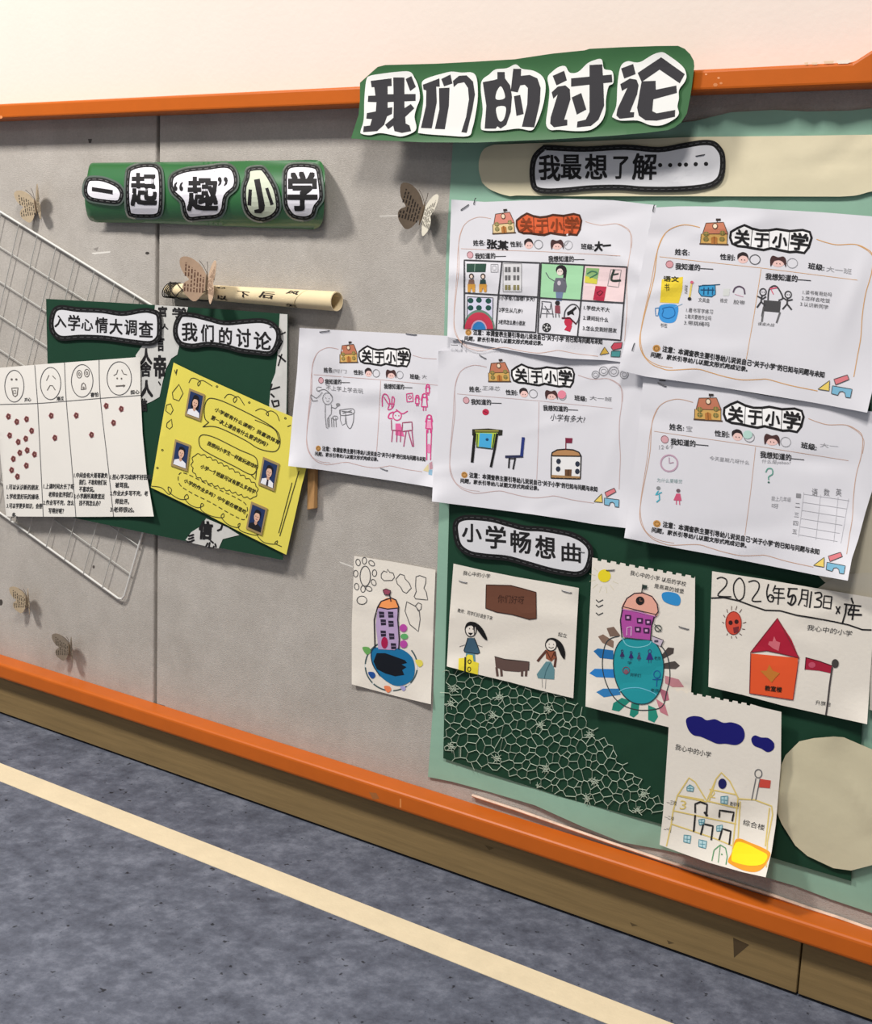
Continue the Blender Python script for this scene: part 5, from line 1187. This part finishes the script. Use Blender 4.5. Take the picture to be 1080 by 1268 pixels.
def portrait(Q, hair, long_, tie):
    f = Sheet('portrait_photo', yc_(Q), 0, mat('#a08a5c', 0.5, 'tan_photo_rim'), parent=ys.o, th=.0012, g=10, wav=0, fn=on(ys, .0006))
    H = homog([(0, 0), (100, 0), (100, 140), (0, 140)], yc_(Q))
    A = f.art(lambda P: H(P), 9)
    A.fill(rect(10, 12, 90, 128), '#20345e', 1)
    if long_: A.fill(cr([(28, 60), (35, 28), (50, 20), (66, 28), (74, 60), (72, 92), (30, 92)], True, 3), hair, 2)
    A.fill([(12, 128), (16, 104), (38, 94), (62, 94), (84, 104), (88, 128)], '#e9e9ee' if tie != 'dark' else '#17171c', 3)
    A.fill([(42, 80), (58, 80), (58, 98), (50, 104), (42, 98)], '#c99c84', 4)
    A.fill(ell((50, 62), 17, 24, 14), '#deb49c', 5)
    A.fill(cr([(31, 58), (34, 34), (50, 26), (66, 34), (69, 58), (62, 44), (48, 42), (38, 46)], True, 3), hair, 6)
    for x in (43, 57): A.fill(ell((x, 60), 2.6, 1.8, 6), '#2a1c18', 7)
    A.line([(45, 74), (55, 74)], .5, '#a0504c', 7); A.line([(50, 62), (50, 68)], .35, '#b98a72', 7)
    if tie is True: A.fill([(46, 98), (54, 98), (56, 126), (50, 128), (44, 126)], '#2a2030', 5)
    A.build('portrait', f.o)
portrait([(168, 198), (262, 236), (236, 398), (140, 362)], '#15131a', True, False)
portrait([(82, 506), (176, 542), (156, 702), (56, 666)], '#15131a', False, False)
portrait([(614, 612), (712, 654), (682, 822), (584, 780)], '#15131a', False, True)
portrait([(542, 882), (640, 924), (606, 1088), (510, 1046)], '#121216', False, 'dark')

# wooden stick hanging below the yellow sheet
Q = at([(381, 560), (389.5, 560), (388.8, 630), (380, 631.5)], .012)
V = [tuple(p) for p in Q] + [(p[0], p[1] + .009, p[2]) for p in Q]
so = obj('wooden_stick', V, [(0, 3, 2, 1), (4, 5, 6, 7), (0, 1, 5, 4), (1, 2, 6, 5), (2, 3, 7, 6), (3, 0, 4, 7)], mat('#b98e5c', 0.6, 'pale_stick_wood', noise=0.15, scale=30, stretch=(8, 8, 1)), label='short flat wooden stick poking out below the left worksheet', cat='stick')
bevel(so, .0012, 2)

# ------------------------------------------------------------------ paper scroll with twine, and butterflies
rS0, rS1 = .0108, .0142
Aw, Bw = at((207, 359), rS0 + .001)[0], at((417, 373.5), rS1 + .001)[0]
ax = (Bw - Aw); Ls = np.linalg.norm(ax); ax /= Ls
e1 = np.array([0, -1, 0.]); e1 -= ax * (e1 @ ax); e1 /= np.linalg.norm(e1); e2 = np.cross(e1, ax)
if e2[2] < 0: e2 = -e2
def scr(t, a, dr=0.0):
    r = rS0 + (rS1 - rS0) * t + dr
    return Aw + ax * (Ls * t) + (e1 * math.cos(a) + e2 * math.sin(a)) * r
n = 32; V = []; F = []
ts = [0, .03, .1, .3, .6, .85, 1.0]
for j, t in enumerate(ts):
    pinch = -.0035 if j == 0 else (.0 if j > 1 else -.001)
    for k in range(n): V.append(scr(t, 2 * math.pi * k / n, pinch + .0004 * math.sin(k * .2)))
for t in (1.0, .8, 0.5):
    for k in range(n): V.append(scr(t, 2 * math.pi * k / n, -.0014 if t == 1.0 else -.0035))
m_ = len(ts) + 3
for j in range(m_ - 1):
    for k in range(n): a = j * n + k; b = j * n + (k + 1) % n; F.append((a, b, b + n, a + n))
F.append(tuple(range(n))[::-1]); F.append(tuple((m_ - 1) * n + k for k in range(n)))
root = empty('paper_scroll', tuple(Aw), 'rolled cream paper scroll with brush writing, tied at its left end', 'scroll')
so = obj('roll', np.array(V) - Aw, F, mat('#e6d3ab', 0.75, 'cream_scroll_paper', noise=0.04, scale=40), root, smooth=True)
try: so.data.set_sharp_from_angle(angle=math.radians(45))
except Exception: pass
V, F = tube_vf([scr(1.0, a, -.0008) - Aw for a in np.linspace(0, 6.283, 33)], .0007, 5)
obj('rim', V, F, mat('#f0e0bd', .7), root)
V, F = tube_vf([scr(.82 + .03 * math.sin(a), a * .9 + .3, .0003) - Aw for a in np.linspace(-1.2, 1.2, 12)], .0004, 4)
obj('paper_edge', V, F, mat('#cdb98e', .8), root)
def scmap(P, lv): return np.array([scr(p[0], p[1], .0004 + lv * 1e-4) for p in P]) - Aw
class ArtS(Art):
    def line(self, P, w_, col='#1b1b1b', lv=2):
        P = resample(P, .02); T = np.gradient(P, axis=0) * np.array([Ls, rS1]); T /= np.linalg.norm(T, axis=1)[:, None] + 1e-9
        N = np.c_[T[:, 1] / Ls, -T[:, 0] / rS1] * w_ / 2; Q = np.vstack([P + N, P - N]); n = len(P)
        self._add(Q, [(i, i + 1, n + i + 1, n + i) for i in range(n - 1)], col, lv)
A = ArtS(scmap, None, .05)
for s_, t, a, ww, hh, sk in (('以', .345, -.75, .05, .5, .2), ('下', .475, -.15, .06, .55, -.1), ('后', .60, -.05, .07, .62, .25), ('风', .75, .55, .055, .4, .2), ('怎', .745, -1.0, .05, .35, .1), ('心', .33, .75, .05, .3, .1), ('义', .29, -.9, .03, .4, 0)):
    for d in (0, .003, -.003): A.text(s_, (t + d, a), (t + ww * 1.15 + d, a - .08), (t + sk * .04 + d, a + hh * 1.25), '#2a231c', .0, 2 + d * 20)
A.build('brush_lettering', root)
tw = mat('#2e2a27', .9, 'black_twine')
def twine(fn, n_):
    V, F = tube_vf([fn(i / (n_ - 1)) - Aw for i in range(n_)], .0009, 5); obj('twine', V, F, tw, root)
for k in range(5): twine(lambda s, k=k: scr(.01 + .012 * k + .02 * math.sin(s * 6.28 + k), s * 6.28 + k, .0012), 24)
twine(lambda s: scr(.02 + .24 * s, -2.0 + 4.6 * s, .0014), 24)
twine(lambda s: scr(.27 - .24 * s, -2.2 + 4.2 * s, .0016), 24)
twine(lambda s: scr(.10 + .20 * s, -1.8 + 2.2 * s, .0020), 20)
twine(lambda s: scr(.02 + .10 * s, 1.6 - 3.6 * s, .0022), 20)

WING = [(.01, .08), (.10, .30), (.26, .50), (.48, .64), (.66, .66), (.76, .58), (.74, .38), (.64, .18), (.50, .04), (.60, -.04), (.66, -.18), (.60, -.36), (.50, -.46), (.36, -.56), (.22, -.48), (.10, -.26), (.01, -.10)]
M_BF = mat('#b3a288', .8, 'printed_paper_wing', noise=.08, scale=120)
M_BF2 = mat('#cfc3aa', .8, 'pale_printed_paper_wing', noise=.06, scale=120)
def butterfly(c, size, rot, fl, fr_, off, label, mL=None, mR=None, txt='#4a4238'):
    o = at(c, off)[0]; r = math.radians(rot)
    up = np.array([math.sin(r), 0, math.cos(r)]); lat = np.array([math.cos(r), 0, -math.sin(r)]); nn = np.array([0, -1., 0])
    root = empty('paper_butterfly', tuple(o), label, 'butterfly', 'paper butterflies on the board')
    for side, fo, mm in ((-1, fl, mL or M_BF), (1, fr_, mR or M_BF)):
        f = math.radians(fo); d = lat * side * math.cos(f) + nn * math.sin(f); nrm = np.cross(d, up); nrm /= np.linalg.norm(nrm)
        if nrm @ np.array([0, -1, 0]) < 0: nrm = -nrm
        def mp(P, lv, d=d, nrm=nrm, side=side):
            P = np.asarray(P, float)
            bend = .16 * size * (P[:, :1] ** 2)
            return P[:, :1] * size * d + P[:, 1:2] * size * up + nn * bend + nrm * (.0003 + lv * 1.2e-4)
        V2, F2 = tri_poly(cr(WING, True, 2), .12)
        W = np.vstack([mp(V2, 0), mp(V2, -4)]); n = len(V2)
        FF = [tuple(x) for x in F2] + [tuple(n + i for i in x[::-1]) for x in F2]
        es = {(x[i], x[(i + 1) % 3]) for x in F2 for i in range(3)}
        FF += [(b, a, a + n, b + n) for a, b in es if (b, a) not in es]
        wo = obj('wing', W, FF, mm, root)
        for lvl in (1, -6):
            A = Art(mp, None, .2)
            for col_ in range(7):
                x = .12 + col_ * .08; y0 = -.30 if x < .5 else -.25; y1 = .05 + x * .75 if x < .6 else .5
                if x > .46: segs = [(.12, y1), (-.3, -.08)]
                else: segs = [(y0, y1)]
                for a_, b_ in segs:
                    y = a_
                    rr = random.Random(col_ * 7 + int(size * 1e4) + side)
                    while y < b_:
                        e = min(b_, y + rr.uniform(.05, .16)); A._add(A.px([(x - .018, y), (x + .018, y), (x + .018, e), (x - .018, e)]), [(0, 1, 2, 3)], txt, lvl); y = e + rr.uniform(.02, .05)
            A.build('printed_lines', wo)
    V, F = tube_vf([up * size * .28, up * size * .15, -up * size * .1, -up * size * .34], [.0006, .0016, .0018, .0006], 8)
    V = [Vector(v) + Vector(nn * .002) for v in V]
    obj('body', V, F, mat('#6a5a48', .8), root)
    for s_ in (-1, 1):
        V, F = tube_vf([up * size * .26 + nn * .002, up * size * .45 + lat * s_ * size * .08 + nn * .006, up * size * .6 + lat * s_ * size * .16 + nn * .012], .0004, 4)
        obj('antenna', V, F, mat('#5a5048', .8), root)
butterfly((45, 255), .047, -12, 20, 22, .006, 'paper butterfly at the upper left, above the wire grid')
butterfly((524, 264), .050, 16, 20, 26, .008, 'white paper butterfly with a shade-coloured left wing beside the upper left corner of the mint paper', mat('#6f6152', .85, 'shaded_printed_paper', noise=.1, scale=90), mat('#d8d3c3', .8, 'white_printed_paper'), '#2e2620')  # darker colour of the left wing stands for its shade
butterfly((34, 744), .041, -6, 24, 26, .006, 'small paper butterfly low at the left edge of the board')
butterfly((87, 803), .041, -4, 24, 27, .006, 'grey brown paper butterfly just above the lower orange rail', mat('#857a6c', .85, 'grey_printed_paper', noise=.1, scale=90), mat('#857a6c', .85, 'grey_printed_paper', noise=.1, scale=90))
butterfly((257, 350), .055, 4, 30, 24, .031, 'pinkish paper butterfly perched on the rolled paper scroll', mat('#bfa38a', .8, 'pinkish_printed_paper', noise=.06, scale=90), mat('#cbb096', .8, 'pinkish_printed_paper_2', noise=.06, scale=90), '#6a4c3c')

# ------------------------------------------------------------------ wear: paint chips, scrapes, specks
def wear(name, parent, off, items):
    A = Art(lambda P, lv: at(P, off + lv * 1e-4), None, 20)
    for P, c in items: A.fill(P, c, 1)
    A.build(name, parent)
tr1 = bpy.data.objects['trim_1']
wear('paint_chip', tr1, RAIL, [([(996, 77.5), (1001, 77), (1001, 80), (997, 80.5)], '#e8c9a8'), ([(1005, 77.5), (1013, 77), (1012, 80), (1006, 80)], '#e9d2b4'), ([(1020, 75.8), (1033, 75.2), (1032, 78.6), (1021, 78.8)], '#e6c7a8'), ([(1036, 75), (1052, 73.8), (1055, 76), (1050, 78.6), (1038, 79)], '#efe3d6'),
     (ell((874.5, 92), 1.6, 1.2, 6), '#eda070'), (ell((890, 96.5), 1.8, 1.4, 6), '#e29868'), (ell((886, 105), 3, 2.4, 6), '#cf8350'), (ell((893, 103), 2, 1.5, 6), '#d58a58'), (ell((1, 145), 2.4, 2, 6), '#f0935a')])
wear('paint_chip', rail2, RAIL, [([(457, 981), (466, 982), (470, 989), (462, 990)], '#a06434'), ([(495, 989), (497, 989), (497, 1000), (495, 1000)], '#d98a4c')])
wear('scuff_mark', bb, BASE, [([(908, 1161), (928, 1170), (909, 1186)], '#4c3d28'), ([(600, 1046), (612, 1050), (606, 1053)], '#6a5838'), ([(780, 1142), (790, 1146), (783, 1147)], '#5a4a30'), ([(826, 1164), (835, 1168), (828, 1169)], '#5a4a30')])
wear('scrape_mark', wall, 0, [([(113, 313), (137, 311), (136, 313), (116, 315)], '#dedbd4'), ([(115, 308), (122, 306), (120, 311)], '#8f8a84'), ([(109, 172), (114, 172), (113, 177), (110, 177)], '#5a5550'), (ell((182.5, 313.5), 2.6, 1.8, 8), '#3f3b38'), (ell((116, 702), 1.6, 2, 8), '#55504c'), ([(420, 695), (437, 701), (437, 703), (421, 697)], '#d8d5ce'), ([(470, 267), (500, 266), (500, 267.5), (470, 268.5)], '#cfcbc4'), (ell((1, 746), 2.5, 4, 8), '#4a4541'), ([(190, 870), (205, 874), (195, 877)], '#4a433e')])
